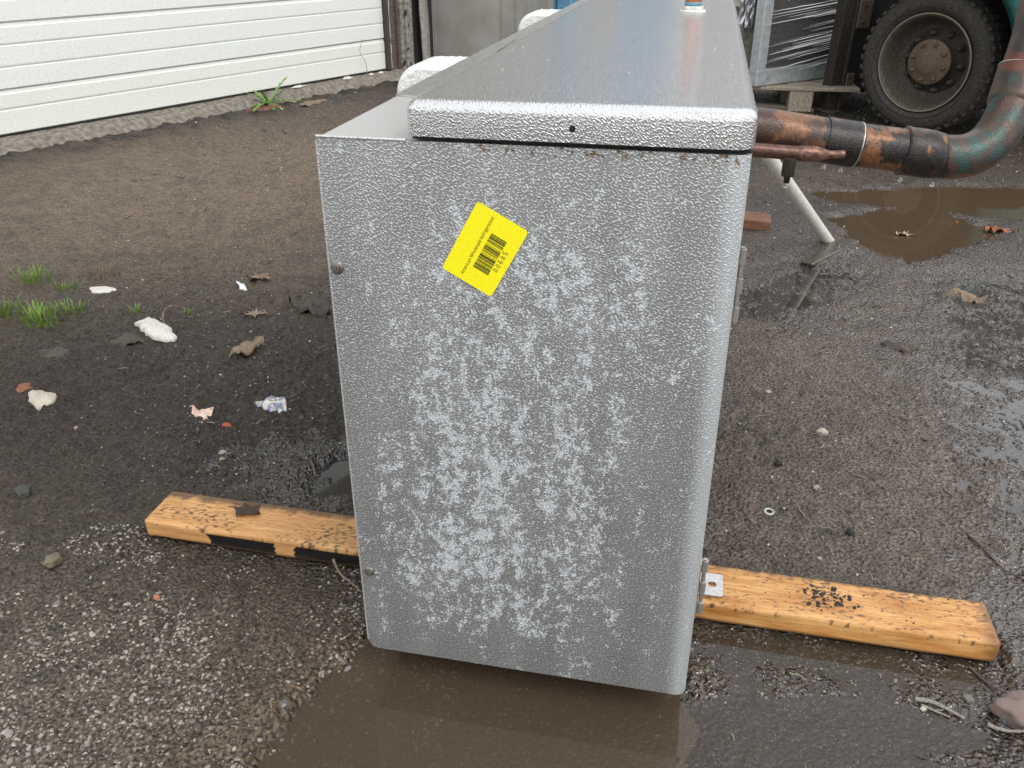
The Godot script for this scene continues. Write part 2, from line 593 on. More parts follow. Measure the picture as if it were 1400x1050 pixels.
func panel_material(width: float, height: float) -> ORMMaterial3D:
	var w := 880
	var h := 1280
	var fb := FastNoiseLite.new()
	fb.noise_type = FastNoiseLite.TYPE_SIMPLEX_SMOOTH
	fb.frequency = 1.0
	fb.fractal_octaves = 5
	fb.fractal_gain = 0.62
	fb.seed = 41
	var big := FastNoiseLite.new()
	big.frequency = 1.0
	big.fractal_octaves = 2
	big.seed = 12
	var worm := FastNoiseLite.new()
	worm.noise_type = FastNoiseLite.TYPE_SIMPLEX_SMOOTH
	worm.frequency = 1.0
	worm.fractal_type = FastNoiseLite.FRACTAL_NONE
	worm.seed = 8
	var col := PackedByteArray()
	var orm := PackedByteArray()
	var hei := PackedByteArray()
	col.resize(w * h * 3); orm.resize(w * h * 3); hei.resize(w * h)
	for j in h:
		var y := height * j / h              # from the top
		for i in w:
			var x := width * i / w
			var k := j * w + i
			var st := smoothstep(0.10, 0.62, worm.get_noise_2d((x * 0.80 + y * 0.60) / 0.0037, (-x * 0.60 + y * 0.80) / 0.0021))
			var env := 0.46 * exp(-pow((x - 0.190 - 0.02 * sin(y * 9.0)) / 0.150, 4)) * smoothstep(-0.07, 0.19, y) * smoothstep(0.665, 0.56, y)
			env += 0.10 * exp(-pow((x - 0.14) / 0.09, 2) - pow((y - 0.42) / 0.14, 2))
			var e := 0.42 * fb.get_noise_2d(x / 0.05, y / 0.06) + 0.75 * fb.get_noise_2d(x / 0.017 + 31.0, y / 0.019) + 0.55 * fb.get_noise_2d(x / 0.006 + 11.0, y / 0.007) + 0.28 * big.get_noise_2d(x / 0.035, y / 0.16) + 0.25 * (st - 0.5)
			var q := smoothstep(-0.08, 0.42, e + env - 0.36) * (0.62 + 0.38 * st)
			var sp := smoothstep(0.15, 0.5, fb.get_noise_2d(x / 0.006 + 50.0, y / 0.006)) * 0.35
			q = clampf(q + sp * (0.3 + env) + 0.45 * smoothstep(width - 0.062, width - 0.042, x), 0.0, 1.0)  # extra pale band on the right bend paints in its bright sky reflection
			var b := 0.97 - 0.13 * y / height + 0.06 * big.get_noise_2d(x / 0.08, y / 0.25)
			col[k * 3] = int(lerpf((172.0 + 40.0 * st) * b, 212.0, q))  # raised worms lightened: their glints are painted into the colour
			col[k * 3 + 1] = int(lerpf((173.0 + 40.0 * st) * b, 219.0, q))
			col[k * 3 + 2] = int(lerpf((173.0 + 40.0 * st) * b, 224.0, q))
			if y < 0.014:          # rusty dirt washed down from under the pan
				var ru := smoothstep(0.12, 0.4, fb.get_noise_2d(x / 0.010 + 90.0, y / 0.012)) * smoothstep(0.014, 0.002, y) * smoothstep(0.10, 0.2, x) * 0.8
				col[k * 3] = int(lerpf(col[k * 3], 92.0, ru)); col[k * 3 + 1] = int(lerpf(col[k * 3 + 1], 66.0, ru)); col[k * 3 + 2] = int(lerpf(col[k * 3 + 2], 42.0, ru))
			orm[k * 3] = 255
			orm[k * 3 + 1] = int(lerpf(82.0, 165.0, q))
			orm[k * 3 + 2] = int(lerpf(150.0, 60.0, q))
			hei[k] = int(clampf(st * 0.85 + q * 0.1, 0, 1) * 255.0)
	var m := ORMMaterial3D.new()
	m.albedo_texture = ImageTexture.create_from_image(Image.create_from_data(w, h, false, Image.FORMAT_RGB8, col))
	m.orm_texture = ImageTexture.create_from_image(Image.create_from_data(w, h, false, Image.FORMAT_RGB8, orm))
	m.heightmap_enabled = true
	m.heightmap_texture = ImageTexture.create_from_image(Image.create_from_data(w, h, false, Image.FORMAT_L8, hei))
	m.heightmap_scale = 0.038
	return m

func rounded_slab(x0: float, x1: float, z0: float, z1: float, y0: float, y1: float, rc: Array, re: float) -> ArrayMesh:
	# open below; rc: radius of the corners (x1,z0) (x0,z0) (x0,z1) (x1,z1); z1 is the near side
	var steps := 8
	var levels := [[0.0, y0]]
	for k in 7:
		var a := PI / 2 * k / 6.0
		levels.append([re * (1.0 - cos(a)), y1 - re + re * sin(a)])
	levels.append([re + 0.0025, y1])
	var fixed := []
	for l in levels:
		var ring := PackedVector3Array()
		for q in [3, 0, 1, 2]:
			var cs: Array = [[x1, z0, 1, -1], [x0, z0, -1, -1], [x0, z1, -1, 1], [x1, z1, 1, 1]][q]
			var r: float = rc[q]
			var cx: float = cs[0] - cs[2] * r
			var cz: float = cs[1] - cs[3] * r
			var start: float = [0.0, -PI / 2, -PI, -3 * PI / 2][q]
			for s in steps + 1:
				var a := start - PI / 2 * s / steps
				ring.append(Vector3(cx + cos(a) * maxf(r - l[0], 0.0002), l[1], cz + sin(a) * maxf(r - l[0], 0.0002)))
		fixed.append(ring)
	var mb := Mb.new()
	mb.rings(fixed, true, false)
	mb.flat()
	var top: PackedVector3Array = fixed[-1]
	var c := Vector3((x0 + x1) / 2, y1, (z0 + z1) / 2)
	for j in top.size(): mb.tri(c, top[(j + 1) % top.size()], top[j])
	return mb.done()

func hex_screw(parent: Node, at: Vector3, axis: Vector3, s := 1.0) -> void:
	var zinc := mottled(Color(0.16, 0.15, 0.13), Color(0.32, 0.30, 0.27), 30.0, 0.35, 0.7)
	var mb := Mb.new()
	mb.lathe([[0.0, 0.0072 * s], [0.0003 * s, 0.0070 * s], [0.0004 * s, 0.0062 * s], [0.0009 * s, 0.0062 * s], [0.0014 * s, 0.0055 * s], [0.0016 * s, 0.001 * s]], at, axis, 24)
	var sc := put("screw", mb.done(), zinc, parent)
	var hx := Mb.new()
	var side := axis.cross(Vector3.UP).normalized() if absf(axis.y) < 0.9 else Vector3.RIGHT
	var up := axis.cross(side)
	var o := []
	for k in 6:
		var a := TAU * k / 6.0 + 0.3
		o.append(at + axis * 0.0012 * s + (side * cos(a) + up * sin(a)) * 0.0041 * s)
	hx.prism(o, axis * 0.0042 * s)
	put("hex_head", hx.done(), zinc, sc)

func build_cooler() -> void:
	var unit := thing("unit_cooler", "large embossed silver metal refrigeration unit with white blotches and yellow sticker, lying on timbers", "refrigeration unit")
	var skin := metal(Color(0.56, 0.555, 0.54), 0.40, 0.6, 0.04)
	var shiny := metal(Color(0.57, 0.57, 0.565), 0.23, 0.8, 0.033)
	var plain := mottled(Color(0.40, 0.39, 0.37), Color(0.5, 0.49, 0.47), 6.0, 0.38, 0.75)
	# end panel: one bent sheet, rounded towards the right side, lower corners clipped round
	var x0 := -0.3667
	var x1 := 0.0475
	var r := 0.0135
	var yt := 0.7215
	var yb := 0.0565
	var path := []          # [x, z, length along]
	var zf := PANEL_Z
	var n_flat := 60
	for i in n_flat + 1:
		var t := i / float(n_flat)
		t = t * t * 0.0 + t
		path.append([lerpf(x0, x1 - r, t), zf])
	for k in range(1, 11):
		var a := PI / 2 * k / 10.0
		path.append([x1 - r + r * sin(a), zf - r + r * cos(a)])
	path.append([x1, zf - r - 0.025])
	var length := 0.0
	var along := [0.0]
	for i in range(1, path.size()):
		length += Vector2(path[i][0] - path[i - 1][0], path[i][1] - path[i - 1][1]).length()
		along.append(length)
	var st := SurfaceTool.new()
	st.begin(Mesh.PRIMITIVE_TRIANGLES)
	var rows := 6
	var grid := []
	for i in path.size():
		var u: float = along[i]
		var lo := yb
		if u < 0.013: lo += 0.013 - sqrt(maxf(0.013 * 0.013 - pow(0.013 - u, 2), 0.0))
		var e: float = length - 0.02 - u
		if e < 0.014: lo += 0.5 * (0.014 - sqrt(maxf(0.014 * 0.014 - pow(0.014 - maxf(e, 0.0), 2), 0.0)))
		var hi := yt - (0.002 if u < 0.0015 else 0.0)
		var colm := []
		for j in rows + 1:
			var y := lerpf(lo, hi, j / float(rows))
			colm.append([Vector3(path[i][0], y, path[i][1]), Vector2(u / length, (yt - y) / (yt - yb))])
		grid.append(colm)
	var off := 0.0016
	st.set_smooth_group(0)
	for layer in 2:
		for i in path.size() - 1:
			for j in rows:
				var q := [grid[i][j], grid[i][j + 1], grid[i + 1][j + 1], grid[i + 1][j]]
				var order := [0, 1, 2, 0, 2, 3] if layer == 0 else [0, 2, 1, 0, 3, 2]
				for o in order:
					var p: Vector3 = q[o][0]
					if layer == 1:
						var ii := i if o < 2 else i + 1
						var a: Array = path[maxi(ii - 1, 0)]
						var b: Array = path[mini(ii + 1, path.size() - 1)]
						var tn := Vector2(b[0] - a[0], b[1] - a[1]).normalized()
						p += Vector3(tn.y, 0, -tn.x) * off
					st.set_uv(q[o][1])
					st.add_vertex(p)
	st.generate_normals()
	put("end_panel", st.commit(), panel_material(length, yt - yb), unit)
	# rolled hem along the panel's top edge, left of the lid
	var hem := Mb.new()
	hem.tube([Vector3(x0 + 0.001, yt + 0.0006, zf - 0.0005), Vector3(-0.2735, yt + 0.0006, zf - 0.0005)], [0.0017, 0.0017], 10)
	put("top_hem", hem.done(), skin, unit)
	var hem2 := Mb.new()
	hem2.tube([Vector3(x0 + 0.0008, yb + 0.014, zf - 0.0009), Vector3(x0 + 0.0008, yt - 0.004, zf - 0.0009)], [0.0013, 0.0013], 8)
	put("side_hem", hem2.done(), skin, unit)
	# right side, left fan side, bottom and far end
	var zb := -3.2
	var b1 := Mb.new()
	b1.box(Vector3(x1 - 0.0012, (yt + yb) / 2 - 0.003, (zf - r - 0.0262 + zb) / 2), Vector3(0.002, yt - yb - 0.006, absf(zb - zf + r + 0.0262)))
	put("side_panel", b1.done(), skin, unit)
	var b2 := Mb.new()
	b2.box(Vector3(x0 + 0.0022, (yt + yb) / 2 - 0.002, (zf - 0.004 + zb) / 2), Vector3(0.0018, yt - yb - 0.01, absf(zb - zf + 0.004)))
	put("fan_panel", b2.done(), skin, unit)
	var b3 := Mb.new()
	b3.box(Vector3((x0 + x1) / 2, yb + 0.010, (zf - 0.006 + zb) / 2), Vector3(x1 - x0 - 0.009, 0.002, absf(zb - zf + 0.006)))
	put("base_sheet", b3.done(), skin, unit)
	var b4 := Mb.new()
	b4.box(Vector3((x0 + x1) / 2, (yt + yb) / 2, zb - 0.0015), Vector3(x1 - x0, yt - yb, 0.002))
	put("far_end_panel", b4.done(), skin, unit)
	# deck beside the drain pan and the smooth flange strip along its edge
	var b5 := Mb.new()
	b5.box(Vector3((x0 + x1) / 2 - 0.0, yt - 0.0022, (zf - 0.0035 + zb) / 2), Vector3(x1 - x0 - 0.003, 0.0018, absf(zb - zf + 0.0035)))
	put("deck", b5.done(), metal(Color(0.64, 0.635, 0.62), 0.36, 0.6, 0.025), unit)
	var b6 := Mb.new()
	b6.prism([Vector3(x0 + 0.0005, yt + 0.0012, -1.045), Vector3(-0.325, yt + 0.0012, -1.035), Vector3(-0.3, yt + 0.0012, -1.05), Vector3(-0.3, yt + 0.0012, zb), Vector3(x0 + 0.0005, yt + 0.0012, zb)], Vector3(0, -0.0022, 0))
	put("flange_strip", b6.done(), plain, unit)
	# drain pan: lid with rounded edges
	var pan := put("drain_pan", rounded_slab(-0.2728, 0.0492, zb + 0.05, zf + 0.0035, 0.7268, 0.7605, [0.012, 0.012, 0.011, 0.020], 0.0105), shiny, unit)
	var b7 := Mb.new()
	b7.box(Vector3(-0.112, 0.7242, (zf - 0.006 + zb + 0.06) / 2), Vector3(0.315, 0.004, absf(zb - zf) - 0.07))
	put("gap_shade", b7.done(), mat(Color(0.008, 0.008, 0.008), 0.6), pan)  # dark gap under the pan: its shade drawn as a near-black strip
	var hole := Mb.new()
	hole.lathe([[0.0001, 0.0001], [0.0001, 0.0029], [0.0, 0.0030]], Vector3(-0.1136, 0.7395, zf + 0.0037), Vector3(0, 0, 1), 16)
	put("screw_hole", hole.done(), mat(Color(0.004, 0.004, 0.004), 0.9), pan)
	var scr := Mb.new()       # long scratch and spots on the pan
	scr.box(Vector3(-0.2665, 0.7609, -1.22), Vector3(0.0012, 0.0006, 0.13), 0.0, Basis(Vector3.UP, 0.03))
	put("scratch", scr.done(), mat(Color(0.10, 0.085, 0.07), 0.7), pan)
	var dl := []
	# beads of rain on the pan
	var bead := Mb.new()
	for i in 40:
		var z := -1.0 - rng.randf() * 1.0
		var x := rng.randf_range(-0.255, 0.035)
		var s := rng.randf_range(0.0006, 0.0016) * (1.6 if rng.randf() < 0.08 else 1.0)
		bead.lathe([[0.0, s], [s * 0.35, s * 0.85], [s * 0.55, s * 0.45], [s * 0.6, 0.0001]], Vector3(x, 0.7604, z), Vector3.UP, 8)
	var clear := mat(Color(0.9, 0.92, 0.94), 0.06)
	clear.transparency = BaseMaterial3D.TRANSPARENCY_ALPHA
	clear.albedo_color.a = 0.25
	tag(put("rain_beads", bead.done(), clear, pan), "", "", "", "stuff")
	# drain fitting near the far end: white nut, blue collar, copper stub
	var at := Vector3(-0.0355, 0.7606, -1.822)
	var nut := Mb.new()
	nut.lathe([[0.0, 0.024], [0.0025, 0.0245], [0.0035, 0.021]], at, Vector3.UP, 28)
	var o := []
	for k in 6: o.append(at + Vector3(cos(TAU * k / 6.0 + 0.2) * 0.0195, 0.003, sin(TAU * k / 6.0 + 0.2) * 0.0195))
	nut.prism(o, Vector3(0, 0.007, 0))
	var fit := put("drain_fitting", nut.done(), mottled(Color(0.55, 0.55, 0.52), Color(0.75, 0.75, 0.72), 10.0, 0.45), unit)
	var col := Mb.new()
	col.lathe([[0.010, 0.0001], [0.010, 0.0165], [0.0165, 0.0160], [0.018, 0.0135]], at, Vector3.UP, 24)
	put("collar", col.done(), mottled(Color(0.06, 0.19, 0.30), Color(0.15, 0.34, 0.46), 20.0, 0.5), fit)
	var stub := Mb.new()
	stub.lathe([[0.0165, 0.0155], [0.050, 0.0160], [0.052, 0.0125], [0.16, 0.0125], [0.16, 0.0105], [0.03, 0.0105]], at, Vector3.UP, 24)
	put("copper_stub", stub.done(), mottled(Color(0.30, 0.08, 0.035), Color(0.48, 0.17, 0.08), 25.0, 0.4, 0.6), fit)
	# fan housings bulging from the far side
	for zc in [-1.35, -2.3]:
		var hm := Mb.new()
		var rs := []
		for zz in [0.0, 0.006, 0.014, 0.06, 0.10]:
			var ins: float = 0.008 if zz == 0.0 else (0.002 if zz == 0.006 else 0.0)
			var ring := PackedVector3Array()
			ring.append(Vector3(x0 + 0.004, 0.36, zc - zz))
			ring.append(Vector3(x0 + 0.004, 0.716 - ins, zc - zz))
			for k in 9:
				var a := PI / 2 * k / 8.0
				ring.append(Vector3(-0.43 - (0.045 - ins) * sin(a), 0.671 + (0.045 - ins) * cos(a), zc - zz))
			ring.append(Vector3(-0.475 + ins, 0.36, zc - zz))
			rs.append(ring)
		hm.rings(rs)
		var hz := put("fan_housing", hm.done(), mottled(Color(0.72, 0.74, 0.75), Color(0.86, 0.87, 0.87), 8.0, 0.3, 0.0, 0.12, 4), unit)
		var drops := Mb.new()
		for i in 70:
			var s := rng.randf_range(0.002, 0.0045)
			drops.lathe([[0.0, s], [s * 0.4, s * 0.8], [s * 0.6, s * 0.3], [s * 0.62, 0.0001]], Vector3(rng.randf_range(-0.43, -0.37), 0.7158, zc - rng.randf_range(0.012, 0.095)), Vector3.UP, 8)
		for i in 60:
			var s := rng.randf_range(0.0015, 0.0035)
			drops.lathe([[0.0, s], [s * 0.4, s * 0.8], [s * 0.6, s * 0.3], [s * 0.62, 0.0001]], Vector3(rng.randf_range(-0.455, -0.37), rng.randf_range(0.60, 0.70), zc + 0.0005), Vector3(0, 0, 1), 8)
		tag(put("rain_beads", drops.done(), clear, hz), "", "", "", "stuff")
	# screws
	hex_screw(unit, Vector3(-0.3568, 0.5877, zf + 0.0002), Vector3(0, 0, 1), 1.0)
	hex_screw(unit, Vector3(-0.3548, 0.1853, zf + 0.0002), Vector3(0, 0, 1), 0.95)
	hex_screw(unit, Vector3(0.0492, 0.735, -0.93), Vector3(1, 0, 0), 1.0)
	hex_screw(unit, Vector3(0.0476, 0.100, -0.836), Vector3(1, 0, 0), 1.0)
	# clasps on the right side
	for c in [[0.568, -0.885, 0.085], [0.190, -0.852, 0.085]]:
		var lt := Mb.new()
		lt.box(Vector3(0.0492, c[0], c[1]), Vector3(0.0026, c[2], 0.022), 0.0006)
		var plate := put("hinge", lt.done(), plain, unit)
		var kn := Mb.new()
		kn.tube([Vector3(0.0545, c[0] - c[2] / 2, c[1]), Vector3(0.0545, c[0] + c[2] / 2, c[1])], [0.0026, 0.0026], 10)
		for k in 3:
			var yy: float = c[0] + (k - 1) * c[2] * 0.38
			kn.tube([Vector3(0.0545, yy - 0.008, c[1]), Vector3(0.0545, yy + 0.008, c[1])], [0.0042, 0.0042], 12)
		put("hinge_pin", kn.done(), plain, plate)
	# hanging tab that lies on the timber
	var tb := Mb.new()
	tb.flat()
	var hc := Vector3(0.0800, 0.0415, -1.036)
	for k in 32:
		var q := []
		for kk in [k, k + 1]:
			var a: float = TAU * kk / 32.0
			var d := Vector3(cos(a), 0, sin(a))
			var far := minf(0.0155 / maxf(absf(d.x), 0.001), 0.0245 / maxf(absf(d.z), 0.001))
			q.append(hc + d * 0.0062)
			q.append(hc + d * far)
		var up := Vector3(0, 0.0022, 0)
		tb.quad(q[0] + up, q[1] + up, q[3] + up, q[2] + up)
		tb.quad(q[0], q[2], q[3], q[1])
		tb.quad(q[1], q[3], q[3] + up, q[1] + up)
		tb.quad(q[0], q[0] + up, q[2] + up, q[2])
	tb.box(Vector3(0.0565, 0.0426, -1.036), Vector3(0.0160, 0.0022, 0.049), 0.0003)
	put("hanger_tab", tb.done(), mottled(Color(0.42, 0.42, 0.43), Color(0.6, 0.6, 0.6), 12.0, 0.35, 0.7), unit)
	# sticker
	var e1 := Vector3(0.0387, 0.0708, 0).normalized()
	var e2 := Vector3(-e1.y, e1.x, 0)
	var corner := Vector3(-0.1923, 0.5687, zf + 0.0006)      # lower end of the long edge below the number
	var L := 0.0806
	var W := 0.0577
	var outline := []
	var rr := 0.0038
	for q in [[L - rr, rr, -PI / 2], [L - rr, W - rr, 0.0], [rr, W - rr, PI / 2], [rr, rr, PI]]:
		for s in 6:
			var a: float = q[2] + PI / 2 * s / 5.0
			outline.append(corner + e1 * (q[0] + rr * cos(a)) + e2 * (q[1] + rr * sin(a)))
	var sb := Mb.new()
	sb.prism(outline, Vector3(0, 0, 0.0004))
	var ym := mottled(Color(0.94, 0.82, 0.0), Color(0.93, 0.84, 0.005), 12.0, 0.38)
	ym.heightmap_enabled = true
	ym.heightmap_texture = stucco
	ym.heightmap_scale = 0.012
	var sticker := put("asset_sticker", sb.done(), ym, unit)
	tag(sticker, "bright yellow barcode sticker stuck on askew")
	var ink := mat(Color(0.012, 0.011, 0.004), 0.6)
	var lay := Basis(e1, e2, Vector3(0, 0, 1))
	var zt := Vector3(0, 0, 0.0006)
	var prints := [["American Wholesale Refrigeration", 0.0060, 0.0345, 0.0690]]
	for k in 5: prints.append(["00685"[k], 0.0265 + k * 0.0052, 0.0068, 0.0030])
	for t in prints:
		var tm := TextMesh.new()
		var f := SystemFont.new()
		f.font_names = PackedStringArray(["Droid Sans"])
		tm.font = f
		tm.font_size = 32
		tm.pixel_size = 0.001
		tm.text = t[0]
		tm.depth = 0.0
		tm.horizontal_alignment = HORIZONTAL_ALIGNMENT_LEFT
		tm.vertical_alignment = VERTICAL_ALIGNMENT_BOTTOM
		var bb := tm.get_aabb()
		var s: float = t[3] / bb.size.x
		var o2 := put("lettering", tm, ink, sticker)
		o2.transform = Transform3D(Basis(e1 * s, e2 * s, Vector3(0, 0, 1)), corner + e1 * (t[1] - bb.position.x * s) + e2 * (t[2] - bb.position.y * s) + zt)
	var bars := Mb.new()
	var x := 0.0191
	var pattern := "2121113111122122112111411213111221213112141111221131211121"
	var total := 0.0
	for ch in pattern: total += float(ch)
	var unit_w := 0.0411 / total
	for k in pattern.length():
		var wd := float(pattern[k]) * unit_w
		if k % 2 == 0:
			bars.box(corner + e1 * (x + wd / 2) + e2 * 0.0222 + zt, Vector3(wd * 0.92, 0.0176, 0.0001), 0.0, lay)
		x += wd
	tag(put("barcode", bars.done(), ink, sticker), "", "", "", "stuff")

# ---------------------------------------------------------------- timber
func timber(called: String, label: String, x0: float, x1: float, z0: float, z1: float, y0: float, h: float, tint: Callable, step: float, skew := 0.0) -> MeshInstance3D:
	var w := absf(z1 - z0)
	var zc := (z0 + z1) / 2
	var rs := []
	var n := int((x1 - x0) / step)
	var wobble := FastNoiseLite.new()
	wobble.seed = 77
	wobble.frequency = 6.0
	wobble.fractal_octaves = 3
	for i in n + 1:
		var x := lerpf(x0, x1, i / float(n))
		var endr := clampf(minf(x - x0, x1 - x) / 0.009, 0.0, 1.0)
		var ins := 0.004 * (1.0 - sqrt(1.0 - pow(1.0 - endr, 2)))
		var ring := PackedVector3Array()
		var r := 0.0055
		var cut := zc + skew * (x - (x0 + x1) / 2)
		for q in [[1, 1], [-1, 1], [-1, -1], [1, -1]]:
			var a0: float = {[1, 1]: 0.0, [-1, 1]: PI / 2, [-1, -1]: PI, [1, -1]: 3 * PI / 2}[q]
			for s in 4:
				var a := a0 + PI / 2 * s / 3.0
				var pz: float = q[0] * (w / 2 - r - ins) + cos(a) * r
				var py: float = q[1] * (h / 2 - r - ins) + sin(a) * r
				var d := 1.0 + 0.035 * wobble.get_noise_3d(x, py * 6.0, pz * 6.0)
				ring.append(Vector3(x + 0.0025 * wobble.get_noise_2d(pz * 20.0, py * 20.0), y0 + h / 2 + py * d, cut + pz * d))
			# points along the straight side that follows, so that stains get an outline
			var nxt: Array = {[1, 1]: [-1, 1], [-1, 1]: [-1, -1], [-1, -1]: [1, -1], [1, -1]: [1, 1]}[q]
			var cnt := 40 if q[0] != nxt[0] and q[1] == 1 else 9
			for s in range(1, cnt):
				var t := s / float(cnt)
				var pz2: float = lerpf(q[0], nxt[0], t) * (w / 2 - (r if q[0] != nxt[0] else 0.0)) if q[0] != nxt[0] else q[0] * (w / 2 - ins)
				var py2: float = q[1] * (h / 2 - ins) if q[0] != nxt[0] else lerpf(q[1], nxt[1], t) * (h / 2 - r)
				var d2 := 1.0 + 0.035 * wobble.get_noise_3d(x, py2 * 6.0, pz2 * 6.0)
				ring.append(Vector3(x, y0 + h / 2 + py2 * d2, cut + pz2 * d2))
		rs.append(ring)
	var mb := Mb.new(tint)
	mb.rings(rs)
	var m := painted(0.5)
	m.albedo_texture = grain_tex
	m.uv1_triplanar = true
	m.uv1_scale = Vector3(2.4, 2.4, 2.4)
	m.heightmap_enabled = true
	m.heightmap_texture = grain_tex
	m.heightmap_scale = 0.05
	var o := put(called, mb.done(), m)
	tag(o, label, "timber", "timbers under the metal unit")
	return o

var grain_tex: ImageTexture
func wood_grain() -> ImageTexture:
	var n := FastNoiseLite.new()
	n.frequency = 1.0
	n.fractal_octaves = 4
	n.seed = 6
	var w := 768
	var d := PackedByteArray()
	d.resize(w * w * 3)
	for y in w:
		for x in w:
			var u := x / float(w)
			var v := y / float(w)
			var f := smoothstep(0.85, 1.0, u)
			var g := smoothstep(0.9, 1.0, v)
			var a := _grain(n, u, v)
			if f > 0: a = lerpf(a, _grain(n, u - 1.0, v), f)
			if g > 0: a = lerpf(a, _grain(n, u, v - 1.0), g)
			var k := (y * w + x) * 3
			var s := clampf(a, 0.0, 1.0)
			d[k] = int(255 * lerpf(0.72, 1.0, s)); d[k + 1] = int(255 * lerpf(0.62, 1.0, s)); d[k + 2] = int(255 * lerpf(0.5, 1.0, s))
	return ImageTexture.create_from_image(Image.create_from_data(w, w, false, Image.FORMAT_RGB8, d))

func _grain(n: FastNoiseLite, u: float, v: float) -> float:
	var bend := n.get_noise_2d(u * 2.0, v * 5.0) * 0.014
	var a := 0.62 + 0.42 * n.get_noise_2d(u * 5.0, (v + bend) * 90.0)
	a -= 0.55 * smoothstep(0.22, 0.5, n.get_noise_2d(u * 14.0 + 40.0, (v + bend) * 260.0))
	return a

func build_timbers() -> void:
	grain_tex = wood_grain()
	var nz := FastNoiseLite.new()
	nz.seed = 91
	nz.frequency = 1.0
	nz.fractal_octaves = 4
	var front := func(p: Vector3) -> Color:
		var c := Color(0.76, 0.46, 0.185).lerp(Color(0.58, 0.28, 0.08), clampf(0.5 + 1.2 * nz.get_noise_2d(p.x * 7.0, p.z * 40.0 + p.y * 30.0), 0, 1))
		if p.x < -0.3: c = c.lerp(Color(0.72, 0.45, 0.22), 0.5)
		if p.y > 0.030:      # trodden-in dirt on the upper face
			var dirt := nz.get_noise_2d(p.x * 70.0, p.z * 170.0) + 0.5 * nz.get_noise_2d(p.x * 6.0, p.z * 12.0 + 3.0)
			c = c.lerp(Color(0.09, 0.06, 0.035), smoothstep(0.26, 0.46, dirt) * 0.9)
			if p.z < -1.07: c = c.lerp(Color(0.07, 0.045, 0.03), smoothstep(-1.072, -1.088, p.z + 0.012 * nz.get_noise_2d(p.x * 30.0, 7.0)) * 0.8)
		elif p.z > -1.03 and p.x < -0.3:   # black paint left on the near face, with bare patches
			var e := 0.006 * nz.get_noise_2d(p.y * 60.0, p.x * 20.0)
			var curve := -0.728 - 0.03 * smoothstep(0.03, 0.0, p.y) * 0.0 + 0.55 * maxf(0.032 - p.y, 0.0)
			var black := p.x > curve + e and not (p.x > -0.604 + e and p.x < -0.570 + e)
			if p.x < curve and p.y < 0.010 + e and p.x > -0.83: black = true
			if black: c = Color(0.010, 0.010, 0.010)
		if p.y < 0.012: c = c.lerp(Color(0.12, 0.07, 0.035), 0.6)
		if p.x > 0.44: c = c.lerp(Color(0.16, 0.09, 0.04), smoothstep(0.44, 0.464, p.x + 0.02 * nz.get_noise_2d(p.z * 60.0, p.y * 60.0)) * 0.75)
		return c
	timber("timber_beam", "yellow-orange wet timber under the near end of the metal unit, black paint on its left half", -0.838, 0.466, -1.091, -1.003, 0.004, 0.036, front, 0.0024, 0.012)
	var back := func(p: Vector3) -> Color:
		return Color(0.27, 0.135, 0.075).lerp(Color(0.15, 0.07, 0.04), clampf(0.5 + nz.get_noise_2d(p.x * 12.0, p.y * 90.0 + p.z * 50.0), 0, 1))
	timber("timber_beam", "reddish wet timber end poking out behind the metal unit, beside the white pole", -0.55, 0.258, -3.005, -2.905, 0.0, 0.045, back, 0.02)

